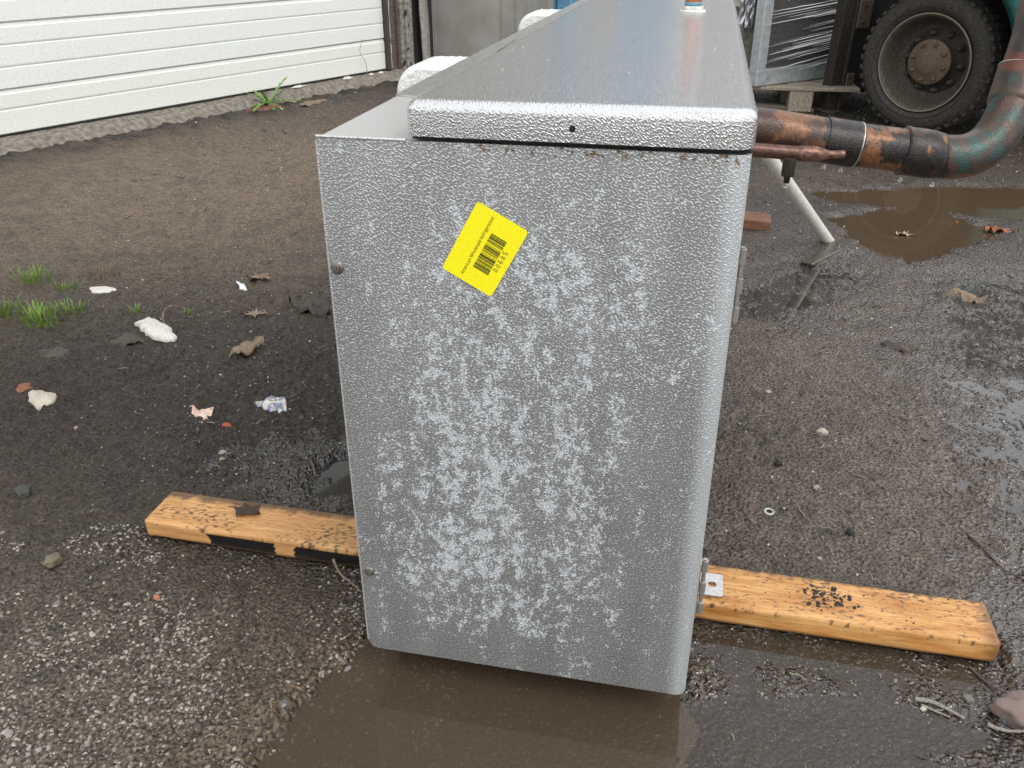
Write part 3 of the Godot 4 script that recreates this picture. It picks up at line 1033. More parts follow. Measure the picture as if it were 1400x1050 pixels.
# ---------------------------------------------------------------- pipes
func build_pipes() -> void:
	var nz := FastNoiseLite.new()
	nz.seed = 17
	nz.frequency = 1.0
	nz.fractal_octaves = 4
	var copper := func(p: Vector3) -> Color:
		var a := nz.get_noise_3d(p.x * 30.0, p.y * 30.0, p.z * 30.0)
		var f := nz.get_noise_3d(p.x * 160.0, p.y * 160.0, p.z * 160.0)
		var orange := Color(0.12, 0.055, 0.030).lerp(Color(0.25, 0.115, 0.055), clampf(0.5 + f, 0, 1))
		var brown := Color(0.060, 0.034, 0.025)
		var black := Color(0.022, 0.019, 0.018).lerp(Color(0.06, 0.05, 0.042), clampf(f, 0, 1))
		var x := p.x + 0.012 * a
		var c := orange.lerp(brown, clampf(0.5 + 2.6 * a, 0, 1))
		if x < 0.085: c = brown
		if p.y > 0.70 and x < 0.3: c = c.lerp(Color(0.5, 0.5, 0.5), 0.0)
		if x > 0.148 and x < 0.196: c = black.lerp(orange * 0.5, smoothstep(0.25, 0.5, a))
		if x >= 0.196 and x < 0.245: c = black.lerp(orange, smoothstep(-0.22, 0.06, a + 0.2 * f))
		if x >= 0.245 and x < 0.298: c = black.lerp(Color(0.30, 0.13, 0.055), smoothstep(0.05, 0.3, a) * (1.0 if x > 0.275 else 0.25))
		if x >= 0.298:
			c = Color(0.085, 0.055, 0.040).lerp(Color(0.045, 0.040, 0.036), clampf(0.5 + 2.0 * a, 0, 1))
			var teal := smoothstep(0.0, 0.12, a + 0.25 * f - 9.0 * absf((p.y - 0.640) - 0.75 * (p.x - 0.30)) + 0.10) * smoothstep(0.385, 0.36, p.x)
			c = c.lerp(Color(0.030, 0.085, 0.076), clampf(teal * 0.8, 0, 0.62))
			if p.y < 0.632: c = c.lerp(Color(0.20, 0.085, 0.045), smoothstep(-0.1, 0.2, a))
			if p.y > 0.745 and p.y < 0.765: c = c.lerp(Color(0.15, 0.05, 0.035), 0.7)
		return c
	var t := thing("copper_pipe", "thick weathered copper pipe with black joints and a teal-stained elbow, sticking out of the unit", "pipe", Vector3.ZERO)
	var pm := painted(0.38, 0.3, 0.06, 8.0, 0.08)
	var r := 0.0262
	var run := [Vector3(0.0, 0.6845, -1.133), Vector3(0.069, 0.679, -1.143), Vector3(0.152, 0.667, -1.153)]
	var mb := Mb.new(copper)
	var p := spline(run, 0.004)
	mb.tube(p, same(r, p.size()), 40)
	put("straight_pipe", mb.done(), pm, t)
	mb = Mb.new(copper)      # coupling
	p = spline([Vector3(0.150, 0.6672, -1.153), Vector3(0.193, 0.661, -1.159)], 0.003)
	var rad := same(r + 0.0016, p.size())
	rad[-1] = r + 0.0002
	mb.tube(p, rad, 40)
	put("coupling", mb.done(), pm, t)
	mb = Mb.new(copper)
	p = spline([Vector3(0.192, 0.6612, -1.159), Vector3(0.252, 0.6545, -1.169)], 0.003)
	mb.tube(p, same(r, p.size()), 40)
	put("straight_pipe", mb.done(), pm, t)
	mb = Mb.new(copper)      # elbow: sockets swell at both ends
	p = spline([Vector3(0.246, 0.655, -1.168), Vector3(0.272, 0.652, -1.171), Vector3(0.299, 0.648, -1.175), Vector3(0.325, 0.6485, -1.182), Vector3(0.349, 0.659, -1.193), Vector3(0.366, 0.680, -1.206), Vector3(0.377, 0.707, -1.224), Vector3(0.386, 0.742, -1.245)], 0.003)
	rad = []
	for i in p.size():
		var d: float = p[i].distance_to(p[0])
		var e: float = p[i].distance_to(p[-1])
		var rr := r + 0.0004
		if d < 0.046: rr = r + 0.0030 - 0.0012 * smoothstep(0.034, 0.046, d) + (0.0008 if d < 0.006 else 0.0)
		if e < 0.045: rr = r + 0.0032
		if d < 0.002: rr = r
		rad.append(rr)
	mb.tube(p, rad, 44)
	put("elbow", mb.done(), pm, t)
	mb = Mb.new(copper)
	p = spline([Vector3(0.385, 0.738, -1.243), Vector3(0.397, 0.80, -1.270), Vector3(0.41, 0.98, -1.34)], 0.006)
	mb.tube(p, same(r, p.size()), 40)
	put("riser_pipe", mb.done(), pm, t)
	mb = Mb.new()            # bright solder rings
	for q in [[Vector3(0.1915, 0.6613, -1.159), Vector3(0.001, -0.00014, -0.0001).normalized(), 0.0272], [Vector3(0.3865, 0.744, -1.2465), Vector3(0.22, 0.88, -0.4).normalized(), 0.0285]]:
		var ring := []
		var sd: Vector3 = q[1].cross(Vector3(0, 0.3, 1)).normalized()
		var ww: Vector3 = q[1].cross(sd)
		for k in 41: ring.append(q[0] + (sd * cos(TAU * k / 40.0) + ww * sin(TAU * k / 40.0)) * q[2])
		mb.tube(ring, same(0.0011, 41), 8)
	put("solder_ring", mb.done(), mat(Color(0.45, 0.45, 0.44), 0.3, 0.8), t)
	var clear := mat(Color(0.95, 0.97, 1.0), 0.05)
	clear.refraction_enabled = true
	clear.refraction_scale = 0.033
	clear.albedo_color.a = 0.05
	for q in [Vector3(0.155, 0.6385, -1.143), Vector3(0.176, 0.635, -1.145), Vector3(0.250, 0.624, -1.155), Vector3(0.290, 0.6185, -1.162)]:
		mb = Mb.new()
		mb.lathe([[-0.0055, 0.0001], [-0.005, 0.0017], [-0.0035, 0.0026], [-0.0015, 0.0022], [0.001, 0.0006]], q, Vector3.UP, 12)
		put("water_drop", mb.done(), clear, t)
	# thin pipe below, pinched shut, with a service stub
	var s := thing("small_copper_pipe", "thin brown copper pipe with a pinched tip below the thick copper pipe", "pipe", Vector3.ZERO)
	var brown := func(q: Vector3) -> Color:
		var f := nz.get_noise_3d(q.x * 120.0, q.y * 120.0, q.z * 120.0)
		var c := Color(0.075, 0.042, 0.033).lerp(Color(0.15, 0.075, 0.055), clampf(0.5 + f, 0, 1))
		if q.x > 0.122: c = c.lerp(Color(0.24, 0.12, 0.09), clampf(0.5 + 1.5 * f, 0, 1))
		return c
	mb = Mb.new(brown)
	p = spline([Vector3(0.0, 0.667, -1.088), Vector3(0.069, 0.6625, -1.100), Vector3(0.115, 0.659, -1.109), Vector3(0.156, 0.6575, -1.116), Vector3(0.173, 0.658, -1.119)], 0.003)
	rad = []
	for q in p:
		var rr := 0.0086
		if q.x > 0.118: rr = 0.0096
		if q.x > 0.138: rr = lerpf(0.0096, 0.0048, smoothstep(0.138, 0.158, q.x))
		rad.append(rr)
	mb.tube(p, rad, 24)
	put("tube", mb.done(), painted(0.4, 0.5, 0.03, 8.0), s)
	mb = Mb.new()
	mb.lathe([[0.0, 0.0085], [-0.022, 0.0085], [-0.024, 0.0075], [-0.0245, 0.0045], [-0.032, 0.004], [-0.033, 0.0001]], Vector3(0.109, 0.656, -1.103), Vector3.UP, 6)
	var valve := put("service_stub", mb.done(), mottled(Color(0.045, 0.035, 0.028), Color(0.09, 0.075, 0.06), 20.0, 0.4, 0.5), s)
	mb = Mb.new()
	mb.lathe([[-0.0055, 0.0001], [-0.005, 0.0017], [-0.0035, 0.0026], [-0.0015, 0.0022], [0.001, 0.0006]], Vector3(0.1088, 0.6232, -1.101), Vector3.UP, 12)
	put("water_drop", mb.done(), clear, valve)
	# white plastic pole
	mb = Mb.new()
	mb.tube([Vector3(0.447, -0.006, -2.857), Vector3(0.02, 0.60, -2.10)], [0.0172, 0.0172], 24)
	tag(put("plastic_pole", mb.done(), mottled(Color(0.56, 0.56, 0.50), Color(0.70, 0.70, 0.64), 5.0, 0.4)), "white plastic pole leaning from the mud up behind the metal unit", "pole")
	# dark wet slat lying by its foot
	mb = Mb.new()
	var b := Basis(Vector3.UP, atan2(0.24, 0.16)) * Basis(Vector3(0, 0, 1), 0.01)
	mb.box(Vector3(0.433, 0.0075, -2.735), Vector3(0.30, 0.012, 0.040), 0.003, b)
	tag(put("wet_slat", mb.done(), mottled(Color(0.05, 0.042, 0.036), Color(0.09, 0.078, 0.066), 8.0, 0.15, 0.0, 0.06)), "dark wet slat lying in mud at the foot of the white plastic pole", "slat")

# ---------------------------------------------------------------- garage door, kerb, wall
func on_door(s: float, n: float, y: float) -> Vector3:
	return DOOR_D * s + DOOR_N * n + Vector3(0, y, 0)

func build_door() -> void:
	# concrete kerb
	var mb := Mb.new()
	var rs := []
	for i in 150:
		var s := lerpf(-1.0, 4.95, i / 149.0)
		var ring := PackedVector3Array()
		for q in [[-3.96, -0.04], [-3.985, 0.012], [-4.005, 0.036], [-4.03, 0.058], [-4.06, 0.072], [-4.10, 0.077], [-4.14, 0.078], [-4.20, 0.079], [-4.6, 0.08], [-4.6, -0.05]]:
			var k := 0.6 if q[0] < -4.12 else 1.6
			ring.append(on_door(s, q[0] + 0.012 * k * n_mid.get_noise_2d(s * 0.8, q[0] * 1.5), q[1] + 0.006 * k * n_mid.get_noise_2d(s * 1.3 + 5.0, q[0] * 3.0) + 0.004 * n_fine.get_noise_2d(s, q[0])))
		rs.append(ring)
	mb.rings(rs)
	tag(put("kerb", mb.done(), mottled(Color(0.10, 0.088, 0.072), Color(0.27, 0.24, 0.20), 2.6, 0.85, 0.0, 0.25, 3)), "weathered concrete kerb below the white garage door", "kerb", "", "structure")
	# sectional door
	var door := thing("garage_door", "white ribbed sectional garage door, dirty towards its foot", "garage door", on_door(0, 0, 0))
	var white := mat(Color.WHITE, 0.42)
	white.albedo_color = Color.WHITE
	white.albedo_texture = noise_tex(0.03, [[0.15, Color(0.80, 0.805, 0.77)], [0.34, Color(0.87, 0.88, 0.865)], [0.55, Color(0.885, 0.895, 0.88)], [0.8, Color(0.90, 0.91, 0.90)]], 1024, 6, 31)
	white.uv1_triplanar = true
	white.uv1_scale = Vector3(2.1, 2.4, 2.1)
	white.heightmap_enabled = true
	white.heightmap_texture = noise_tex(0.18, [], 512, 3, 33)
	white.heightmap_scale = 0.008
	var stained: StandardMaterial3D = white.duplicate()
	stained.albedo_color = Color(1.0, 0.998, 0.982)
	var edges := [0.088, 0.275]
	while edges[-1] < 2.6: edges.append(edges[-1] + 0.271)
	var s0 := -1.0
	var s1 := 4.418
	for i in edges.size() - 1:
		var lo: float = edges[i] + 0.002
		var hi: float = edges[i + 1] - 0.002
		var prof := [[-0.04, lo], [0.0, lo + 0.001], [0.0025, lo + 0.004]]    # [out of the door, height]
		var ribs := [0.192] if i == 0 else [lo + 0.0885, lo + 0.179]
		for y in ribs:
			prof.append_array([[0.0025, y - 0.006], [0.0005, y - 0.0025], [-0.0045, y - 0.0008], [-0.0045, y + 0.0012], [0.0012, y + 0.004], [0.0025, y + 0.009]])
		prof.append_array([[0.0025, hi - 0.018], [-0.003, hi - 0.013], [-0.003, hi - 0.003], [-0.010, hi], [-0.04, hi]])
		var pb := Mb.new()
		var rr := []
		for k in 41:
			var s := lerpf(s0, s1, k / 40.0)
			var ring := PackedVector3Array()
			for q in prof:
				ring.append(on_door(s, -4.15 + q[0] + 0.0012 * n_tint.get_noise_2d(s * 3.0, q[1] * 3.0), q[1]))
			rr.append(ring)
		pb.rings(rr, true, true, false)
		put("door_section", pb.done(), white if i > 0 else stained, door)
	mb = Mb.new()
	mb.box(on_door((s0 + s1) / 2, -4.156, 0.0845), Vector3(s1 - s0, 0.006, 0.012), 0.0, Basis(DOOR_D, Vector3.UP, DOOR_D.cross(Vector3.UP)))
	put("bottom_seal", mb.done(), mat(Color(0.012, 0.012, 0.012), 0.8), door)
	# jamb and posts to the right of the door
	var fr := Basis(DOOR_D, Vector3.UP, DOOR_D.cross(Vector3.UP))
	var jamb := thing("door_jamb", "rusty brown steel door jamb with a streak of white sealant, right of the garage door", "door frame")
	var rust := mottled(Color(0.055, 0.040, 0.030), Color(0.17, 0.135, 0.105), 5.0, 0.75, 0.0, 0.1, 5)
	mb = Mb.new()
	mb.box(on_door(4.432, -4.145, 1.33), Vector3(0.018, 2.5, 0.07), 0.003, fr)
	put("channel", mb.done(), mottled(Color(0.035, 0.026, 0.02), Color(0.09, 0.07, 0.055), 6.0, 0.8), jamb)
	mb = Mb.new()
	var seam := []
	for i in 60: seam.append(on_door(4.456 + 0.006 * n_mid.get_noise_1d(i * 0.31), -4.128 + 0.004 * n_mid.get_noise_1d(i * 0.9 + 4.0), 0.09 + i * 0.042))
	var sr := []
	for i in 60: sr.append(0.0045 + 0.003 * n_mid.get_noise_1d(i * 1.7))
	mb.tube(seam, sr, 8)
	put("sealant", mb.done(), mat(Color(0.62, 0.61, 0.57), 0.8), jamb)
	mb = Mb.new()
	mb.box(on_door(4.452, -4.160, 1.33), Vector3(0.022, 2.5, 0.06), 0.003, fr)
	mb.box(on_door(4.508, -4.175, 1.33), Vector3(0.092, 2.5, 0.05), 0.004, fr)
	mb.box(on_door(4.540, -4.142, 1.33), Vector3(0.014, 2.5, 0.03), 0.004, fr)
	put("frame", mb.done(), rust, jamb)
	var post := thing("wall_post", "grey painted steel post with rust holes, right of the rusty door jamb", "post")
	mb = Mb.new()
	mb.box(on_door(4.605, -4.150, 1.33), Vector3(0.115, 2.52, 0.09), 0.008, fr)
	mb.box(on_door(4.590, -4.098, 1.33), Vector3(0.030, 2.52, 0.016), 0.005, fr)
	put("shaft", mb.done(), mottled(Color(0.17, 0.155, 0.13), Color(0.33, 0.31, 0.275), 3.0, 0.7, 0.0, 0.06, 6), post)
	for q in [[4.575, 0.42, 0.011, 0.022], [4.60, 0.345, 0.006, 0.012], [4.612, 0.20, 0.006, 0.012], [4.555, 0.115, 0.016, 0.018], [4.58, 0.20, 0.012, 0.01], [4.62, 0.10, 0.012, 0.02]]:
		mb = Mb.new()
		var o := []
		for k in 10:
			var a := TAU * k / 10.0
			var j := rng.randf_range(0.7, 1.2)
			o.append(on_door(q[0] + cos(a) * q[2] * j, -4.0885 if q[0] < 4.605 and q[0] > 4.574 else -4.1035, q[1] + sin(a) * q[3] * j))
		mb.prism(o, DOOR_N * 0.0012)
		put("rust_patch", mb.done(), mat(Color(0.035, 0.018, 0.010), 0.9), post)
	var sheet := thing("bent_sheet", "bent pale grey metal sheet leaning beside the rusted grey post", "metal sheet")
	mb = Mb.new()
	rs = []
	for i in 30:
		var y := 0.05 + i * 0.085
		var lean := 0.055 * exp(-y * 1.6)
		var ring := PackedVector3Array()
		for q in [[4.745, 0.0], [4.775, 0.012], [4.82, 0.004], [4.853, 0.0], [4.853, -0.006], [4.745, -0.006]]:
			ring.append(on_door(q[0] + lean * (1.0 if q[0] < 4.80 else 0.35), -4.14 + q[1] + 0.012 * n_mid.get_noise_2d(y * 0.8, q[0]), y))
		rs.append(ring)
	mb.rings(rs)
	put("sheet", mb.done(), mottled(Color(0.30, 0.285, 0.25), Color(0.46, 0.44, 0.40), 4.0, 0.5, 0.3, 0.05, 8), sheet)
	var wall := thing("building_wall", "dark recess of the building behind the bent grey sheet", "wall")
	mb = Mb.new()
	mb.box(on_door(4.72, -4.24, 1.4), Vector3(0.5, 2.9, 0.08), 0.0, fr)
	put("recess", mb.done(), mat(Color(0.02, 0.018, 0.016), 0.9), wall)
	mb = Mb.new()
	mb.box(on_door(1.9, -4.30, 5.1), Vector3(9.0, 5.0, 0.28), 0.0, fr)
	put("wall_above_door", mb.done(), mottled(Color(0.20, 0.18, 0.16), Color(0.30, 0.28, 0.25), 1.5, 0.85), wall)

func build_far() -> void:
	# grey container panel behind the cooler, blue cabinet, dark shed
	var c := thing("grey_container", "plain grey metal container side standing behind the metal unit", "container", Vector3(-1.59, 0, -6.30))
	var gm := mottled(Color(0.25, 0.24, 0.22), Color(0.32, 0.31, 0.285), 0.35, 0.5, 0.2, 0.02, 13)
	var mb := Mb.new()
	mb.box(Vector3(0.03, 1.25, -0.5), Vector3(0.70, 2.5, 1.0), 0.012)
	put("side_panel", mb.done(), gm, c)
	mb = Mb.new()
	for x in [-0.30, 0.18, 0.28]: mb.box(Vector3(x, 1.25, 0.003), Vector3(0.012, 2.48, 0.008), 0.003)
	put("fold", mb.done(), gm, c)
	mb = Mb.new()
	mb.box(Vector3(0.03, 0.03, 0.006), Vector3(0.70, 0.06, 0.012), 0.003)
	put("foot_rail", mb.done(), mat(Color(0.06, 0.055, 0.05), 0.7), c)
	var cab := thing("blue_cabinet", "blue steel cabinet half hidden behind the far end of the metal unit", "cabinet", Vector3(-1.30, 0, -7.9))
	var blue := mottled(Color(0.05, 0.16, 0.30), Color(0.08, 0.22, 0.38), 2.0, 0.45, 0.0, 0.03, 14)
	mb = Mb.new()
	mb.box(Vector3(-0.09, 1.6, -0.2), Vector3(0.20, 3.2, 0.4), 0.01)
	put("body", mb.done(), blue, cab)
	mb = Mb.new()
	mb.box(Vector3(0.075, 1.6, -0.2), Vector3(0.12, 3.2, 0.42), 0.01)
	put("door", mb.done(), mottled(Color(0.09, 0.26, 0.42), Color(0.13, 0.34, 0.52), 2.0, 0.4), cab)
	mb = Mb.new()
	mb.box(Vector3(0.06, 0.70, 0.014), Vector3(0.05, 0.012, 0.012), 0.003)
	put("handle", mb.done(), mat(Color(0.02, 0.03, 0.04), 0.5), cab)
	var shed := thing("back_building", "plain brownish grey building wall far behind the metal unit", "building", Vector3(0.4, 0, -12.6))
	mb = Mb.new()
	mb.box(Vector3(-0.6, 2.3, 0), Vector3(11.0, 4.6, 0.3), 0.0)
	put("wall", mb.done(), mottled(Color(0.22, 0.20, 0.18), Color(0.34, 0.32, 0.29), 0.8, 0.85, 0.0, 0.2, 15), shed)
	mb = Mb.new()
	mb.box(Vector3(-0.6, 4.68, 0.1), Vector3(11.4, 0.14, 0.8), 0.02)
	put("roof_edge", mb.done(), mat(Color(0.30, 0.30, 0.30), 0.6), shed)
	var box2 := thing("blue_container", "wide blue steel container beyond the far end of the metal unit", "container", Vector3(-0.72, 0, -9.2))
	mb = Mb.new()
	mb.box(Vector3(0.06, 1.8, -0.6), Vector3(0.46, 3.6, 1.2), 0.01)
	put("body", mb.done(), blue, box2)
	mb = Mb.new()
	mb.box(Vector3(0.40, 1.9, -0.6), Vector3(0.09, 3.8, 0.09), 0.008)
	put("pale_post", mb.done(), mat(Color(0.70, 0.70, 0.67), 0.5), box2)

# ---------------------------------------------------------------- wrapped board on a pallet, steel post, lorry
func build_right() -> void:
	var p := thing("wooden_pallet", "weathered grey wooden pallet under the wrapped board", "pallet", Vector3(0.52, 0, -5.12))
	p.rotation.y = 0.05
	var old := mottled(Color(0.20, 0.165, 0.125), Color(0.37, 0.32, 0.25), 6.0, 0.8, 0.0, 0.15, 16)
	for k in 5:
		var mb := Mb.new()
		mb.box(Vector3(-0.12, 0.128, -0.05 - k * 0.14), Vector3(0.84, 0.019, 0.10), 0.003, Basis(Vector3.UP, 0.01 * (k % 3 - 1)))
		put("deck_board", mb.done(), old, p)
	for z in [-0.06, -0.33, -0.6]:
		for x in [0.0, -0.45]:
			var mb := Mb.new()
			mb.box(Vector3(x, 0.062, z), Vector3(0.125, 0.11, 0.11), 0.004, Basis(Vector3.UP, 0.5 if z > -0.1 and x > 0 else 0.0))
			put("block", mb.done(), old, p)
	var mbx := Mb.new()
	mbx.box(Vector3(-0.22, 0.03, -0.06), Vector3(0.6, 0.02, 0.09), 0.003, Basis(Vector3(0, 0, 1), -0.05))
	put("runner_board", mbx.done(), mottled(Color(0.08, 0.065, 0.05), Color(0.14, 0.12, 0.10), 6.0, 0.8), p)
	# the wrapped board: runs from (0.25, -5.09) to (0.92, -5.75)
	var a := Vector3(0.247, 0.139, -5.09)
	var d := Vector3(0.658, 0, -0.654).normalized()
	var bs := Basis(d, Vector3.UP, d.cross(Vector3.UP))
	var w := thing("wrapped_panel", "dark panel in a pale metal frame, wrapped in wrinkled clear film, standing on the pallet", "wrapped panel", a)
	w.basis = bs
	var alu := mottled(Color(0.38, 0.42, 0.45), Color(0.46, 0.50, 0.53), 2.0, 0.4, 0.2)
	var mb := Mb.new()
	mb.box(Vector3(0.52, 0.62, -0.02), Vector3(0.98, 1.22, 0.03), 0.0)
	put("dark_panel", mb.done(), mottled(Color(0.030, 0.027, 0.026), Color(0.065, 0.058, 0.054), 4.0, 0.4, 0.0, 0.02, 18), w)
	mb = Mb.new()
	mb.box(Vector3(0.035, 0.64, 0.0), Vector3(0.068, 1.28, 0.06), 0.004)
	put("frame_stile", mb.done(), alu, w)
	mb = Mb.new()
	mb.box(Vector3(0.55, 0.043, 0.002), Vector3(1.10, 0.086, 0.062), 0.006)
	var rail := put("frame_rail", mb.done(), alu, w)
	mb = Mb.new()
	mb.lathe([[0.0, 0.0001], [0.0, 0.012], [0.003, 0.012], [0.003, 0.010]], Vector3(0.09, 0.043, 0.031), Vector3(0, 0, 1), 18)
	put("bolt_hole", mb.done(), mat(Color(0.005, 0.005, 0.005), 0.9), rail)
	var film := mat(Color(0.95, 0.95, 0.95), 0.08)
	film.transparency = BaseMaterial3D.TRANSPARENCY_ALPHA
	film.albedo_color.a = 0.04
	mb = Mb.new()
	var rs := []
	for i in 60:
		var x := -0.005 + i * 0.019
		var ring := PackedVector3Array()
		for j in 50:
			var y := 0.015 + j * 0.025
			ring.append(Vector3(x, y, 0.040 + 0.006 * n_mid.get_noise_2d(x * 0.35, y * 3.0 - x * 0.5) + 0.003 * n_fine.get_noise_2d(x * 0.1, y - x * 0.16)))
		rs.append(ring)
	mb.rings(rs, false, false)
	put("stretch_film", mb.done(), film, w)
	mb = Mb.new()            # drawn-together strands of the film
	for i in 75:
		var y0 := rng.randf_range(0.06, 0.62)
		var x0 := rng.randf_range(0.0, 0.6)
		var len := rng.randf_range(0.3, 0.6) if i % 3 else 1.05 - x0
		var slope := 0.08 - 0.30 * (y0 - 0.35) * 0.4
		var th := rng.randf_range(0.0008, 0.0034)
		var pth := []
		var rad := []
		for k in 9:
			var t := k / 8.0
			pth.append(Vector3(x0 + len * t, y0 + slope * len * t + 0.003 * n_mid.get_noise_1d(i * 3.0 + t), 0.053))
			rad.append(th * sin(PI * clampf(t * 0.9 + 0.08, 0, 1)))
		mb.tube(pth, rad, 6)
	for i in 12:
		var y0 := rng.randf_range(0.42, 0.62)
		var x0 := rng.randf_range(0.02, 0.22)
		var pth := [Vector3(x0, y0, 0.053), Vector3(x0 + 0.07, y0 + 0.09, 0.055), Vector3(x0 + 0.15, y0 + 0.2, 0.053)]
		mb.tube(pth, [0.0006, 0.0022, 0.0008], 6)
	var strand := mat(Color(0.75, 0.77, 0.80), 0.2)
	tag(put("film_strands", mb.done(), strand, w), "", "", "", "stuff")
	# weathered post between the cooler and the wrapped board
	mb = Mb.new()
	mb.box(Vector3(0.235, 0.6, -5.35), Vector3(0.115, 1.2, 0.06), 0.01, Basis(Vector3(0, 0, 1), -0.02))
	tag(put("weathered_board", mb.done(), mottled(Color(0.13, 0.115, 0.095), Color(0.24, 0.225, 0.20), 3.0, 0.8, 0.0, 0.1)), "upright grey weathered board between the metal unit and wrapped panel", "board")
	# crumpled shiny film hanging beside it
	mb = Mb.new()
	rs = []
	for i in 30:
		var ring := PackedVector3Array()
		for j in 14:
			var y := 0.42 + i * 0.022
			ring.append(Vector3(0.145 + j * 0.006, y, -5.25 + 0.014 * n_mid.get_noise_2d(j * 0.03, y * 1.5) + 0.010 * n_fine.get_noise_2d(j * 0.011, y * 0.4)))
		rs.append(ring)
	mb.rings(rs, false, false)
	var shine := mat(Color(0.45, 0.46, 0.48), 0.12, 0.7)
	tag(put("crumpled_film", mb.done(), shine, null), "crumpled shiny film hanging just behind the metal unit's right edge", "film")
	# steel upright
	var post := thing("steel_post", "dark rusty steel channel post with bolted brackets left of the wheel", "post", Vector3(0.715, 0, -5.225))
	post.rotation = Vector3(0, 0.55, -0.035)
	var steel := mottled(Color(0.022, 0.018, 0.015), Color(0.060, 0.048, 0.038), 6.0, 0.6, 0.2, 0.08, 19)
	mb = Mb.new()
	mb.box(Vector3(-0.03, 0.75, 0.0), Vector3(0.062, 1.5, 0.012), 0.002)
	mb.box(Vector3(-0.055, 0.75, -0.035), Vector3(0.010, 1.5, 0.06), 0.002)
	mb.box(Vector3(0.012, 0.75, 0.008), Vector3(0.018, 1.5, 0.03), 0.002)
	put("channel", mb.done(), steel, post)
	var brown := mottled(Color(0.085, 0.066, 0.050), Color(0.17, 0.135, 0.10), 8.0, 0.6, 0.2, 0.06, 20)
	for q in [[0.046, 0.145, 0.050, 0.12], [0.060, 0.50, 0.085, 0.14]]:
		mb = Mb.new()
		mb.box(Vector3(q[0], q[1], 0.020), Vector3(q[2], q[3], 0.012), 0.003)
		var br := put("bracket", mb.done(), brown, post)
		for s in [-1, 1]:
			mb = Mb.new()
			mb.lathe([[0.0, 0.009], [0.006, 0.009], [0.007, 0.004], [0.007, 0.0001]], Vector3(q[0] - 0.008, q[1] + s * q[3] * 0.3, 0.026), Vector3(0, 0, 1), 6)
			put("bolt", mb.done(), steel, br)
	mb = Mb.new()
	mb.box(Vector3(-0.02, 0.006, 0.0), Vector3(0.16, 0.012, 0.14), 0.003)
	put("foot_plate", mb.done(), brown, post)
	# forklift: wheel, teal body, dark underside
	var ax := Vector3(-0.60, 0.0, 0.80).normalized()
	var c := Vector3(1.035, 0.322, -4.76)
	var forklift := thing("forklift", "teal forklift truck showing one muddy wheel and a curved wing", "forklift", Vector3.ZERO)
	var rub := mottled(Color(0.020, 0.0185, 0.017), Color(0.062, 0.054, 0.045), 5.0, 0.75, 0.0, 0.12, 22)
	mb = Mb.new()
	mb.lathe([[-0.005, 0.215], [0.012, 0.226], [0.028, 0.240], [0.036, 0.262], [0.034, 0.285], [0.028, 0.300], [0.014, 0.3145], [-0.005, 0.321], [-0.06, 0.323], [-0.155, 0.322], [-0.185, 0.30], [-0.19, 0.25], [-0.18, 0.2]], c, ax, 72)
	for rr in [0.252, 0.292]:
		mb.lathe([[0.032, rr - 0.003], [0.0385 if rr < 0.27 else 0.034, rr], [0.030, rr + 0.003]], c, ax, 72)
	var wheel := put("wheel", mb.done(), rub, forklift)
	var side := ax.cross(Vector3.UP).normalized()
	var upv := Vector3.UP
	mb = Mb.new()            # tread lugs over the shoulder
	for k in 44:
		var an := TAU * k / 44.0
		var rad := side * cos(an) + upv * sin(an)
		var tan := -side * sin(an) + upv * cos(an)
		mb.box(c + rad * 0.318 + ax * 0.0, Vector3(0.016, 0.024, 0.045), 0.003, Basis(rad, tan, ax))
		mb.box(c + rad * 0.322 - ax * 0.09, Vector3(0.010, 0.028, 0.10), 0.003, Basis(rad, tan, ax))
	tag(put("tread_lugs", mb.done(), rub, wheel), "", "", "", "stuff")
	mb = Mb.new()
	mb.lathe([[0.012, 0.224], [0.024, 0.225], [0.026, 0.219], [0.018, 0.211], [0.004, 0.205], [-0.03, 0.196], [-0.075, 0.183], [-0.10, 0.165], [-0.104, 0.150]], c, ax, 64)
	var rim := put("rim", mb.done(), mottled(Color(0.036, 0.032, 0.028), Color(0.13, 0.112, 0.09), 6.0, 0.65, 0.2, 0.08, 23), wheel)
	mb = Mb.new()
	mb.lathe([[-0.1035, 0.152], [-0.104, 0.145], [-0.094, 0.12], [-0.09, 0.09], [-0.088, 0.02]], c, ax, 64)
	put("disc", mb.done(), mottled(Color(0.016, 0.0145, 0.013), Color(0.042, 0.036, 0.03), 6.0, 0.6, 0.2, 0.08, 26), rim)
	mb = Mb.new()
	var ring := []
	for k in 65: ring.append(c + ax * 0.025 + (side * cos(TAU * k / 64.0) + upv * sin(TAU * k / 64.0)) * 0.2225)
	mb.tube(ring, same(0.0035, 65), 8)
	put("rim_edge", mb.done(), mottled(Color(0.16, 0.125, 0.09), Color(0.30, 0.24, 0.18), 10.0, 0.7), wheel)
	mb = Mb.new()
	mb.lathe([[-0.10, 0.092], [-0.055, 0.090], [-0.05, 0.104], [-0.034, 0.105], [-0.030, 0.099], [-0.028, 0.066], [-0.020, 0.058], [-0.012, 0.040], [-0.010, 0.0002]], c, ax, 40)
	var rusty := mottled(Color(0.085, 0.052, 0.035), Color(0.21, 0.145, 0.10), 9.0, 0.75, 0.1, 0.1, 24)
	var hub := put("hub", mb.done(), rusty, wheel)
	for k in 8:
		var an := TAU * k / 8.0 + 0.25
		var rad := side * cos(an) + upv * sin(an)
		mb = Mb.new()
		mb.lathe([[-0.032, 0.0105], [-0.018, 0.0105], [-0.016, 0.008], [-0.012, 0.006], [-0.012, 0.0002]], c + rad * 0.084, ax, 6)
		put("hub_bolt", mb.done(), rusty, wheel)
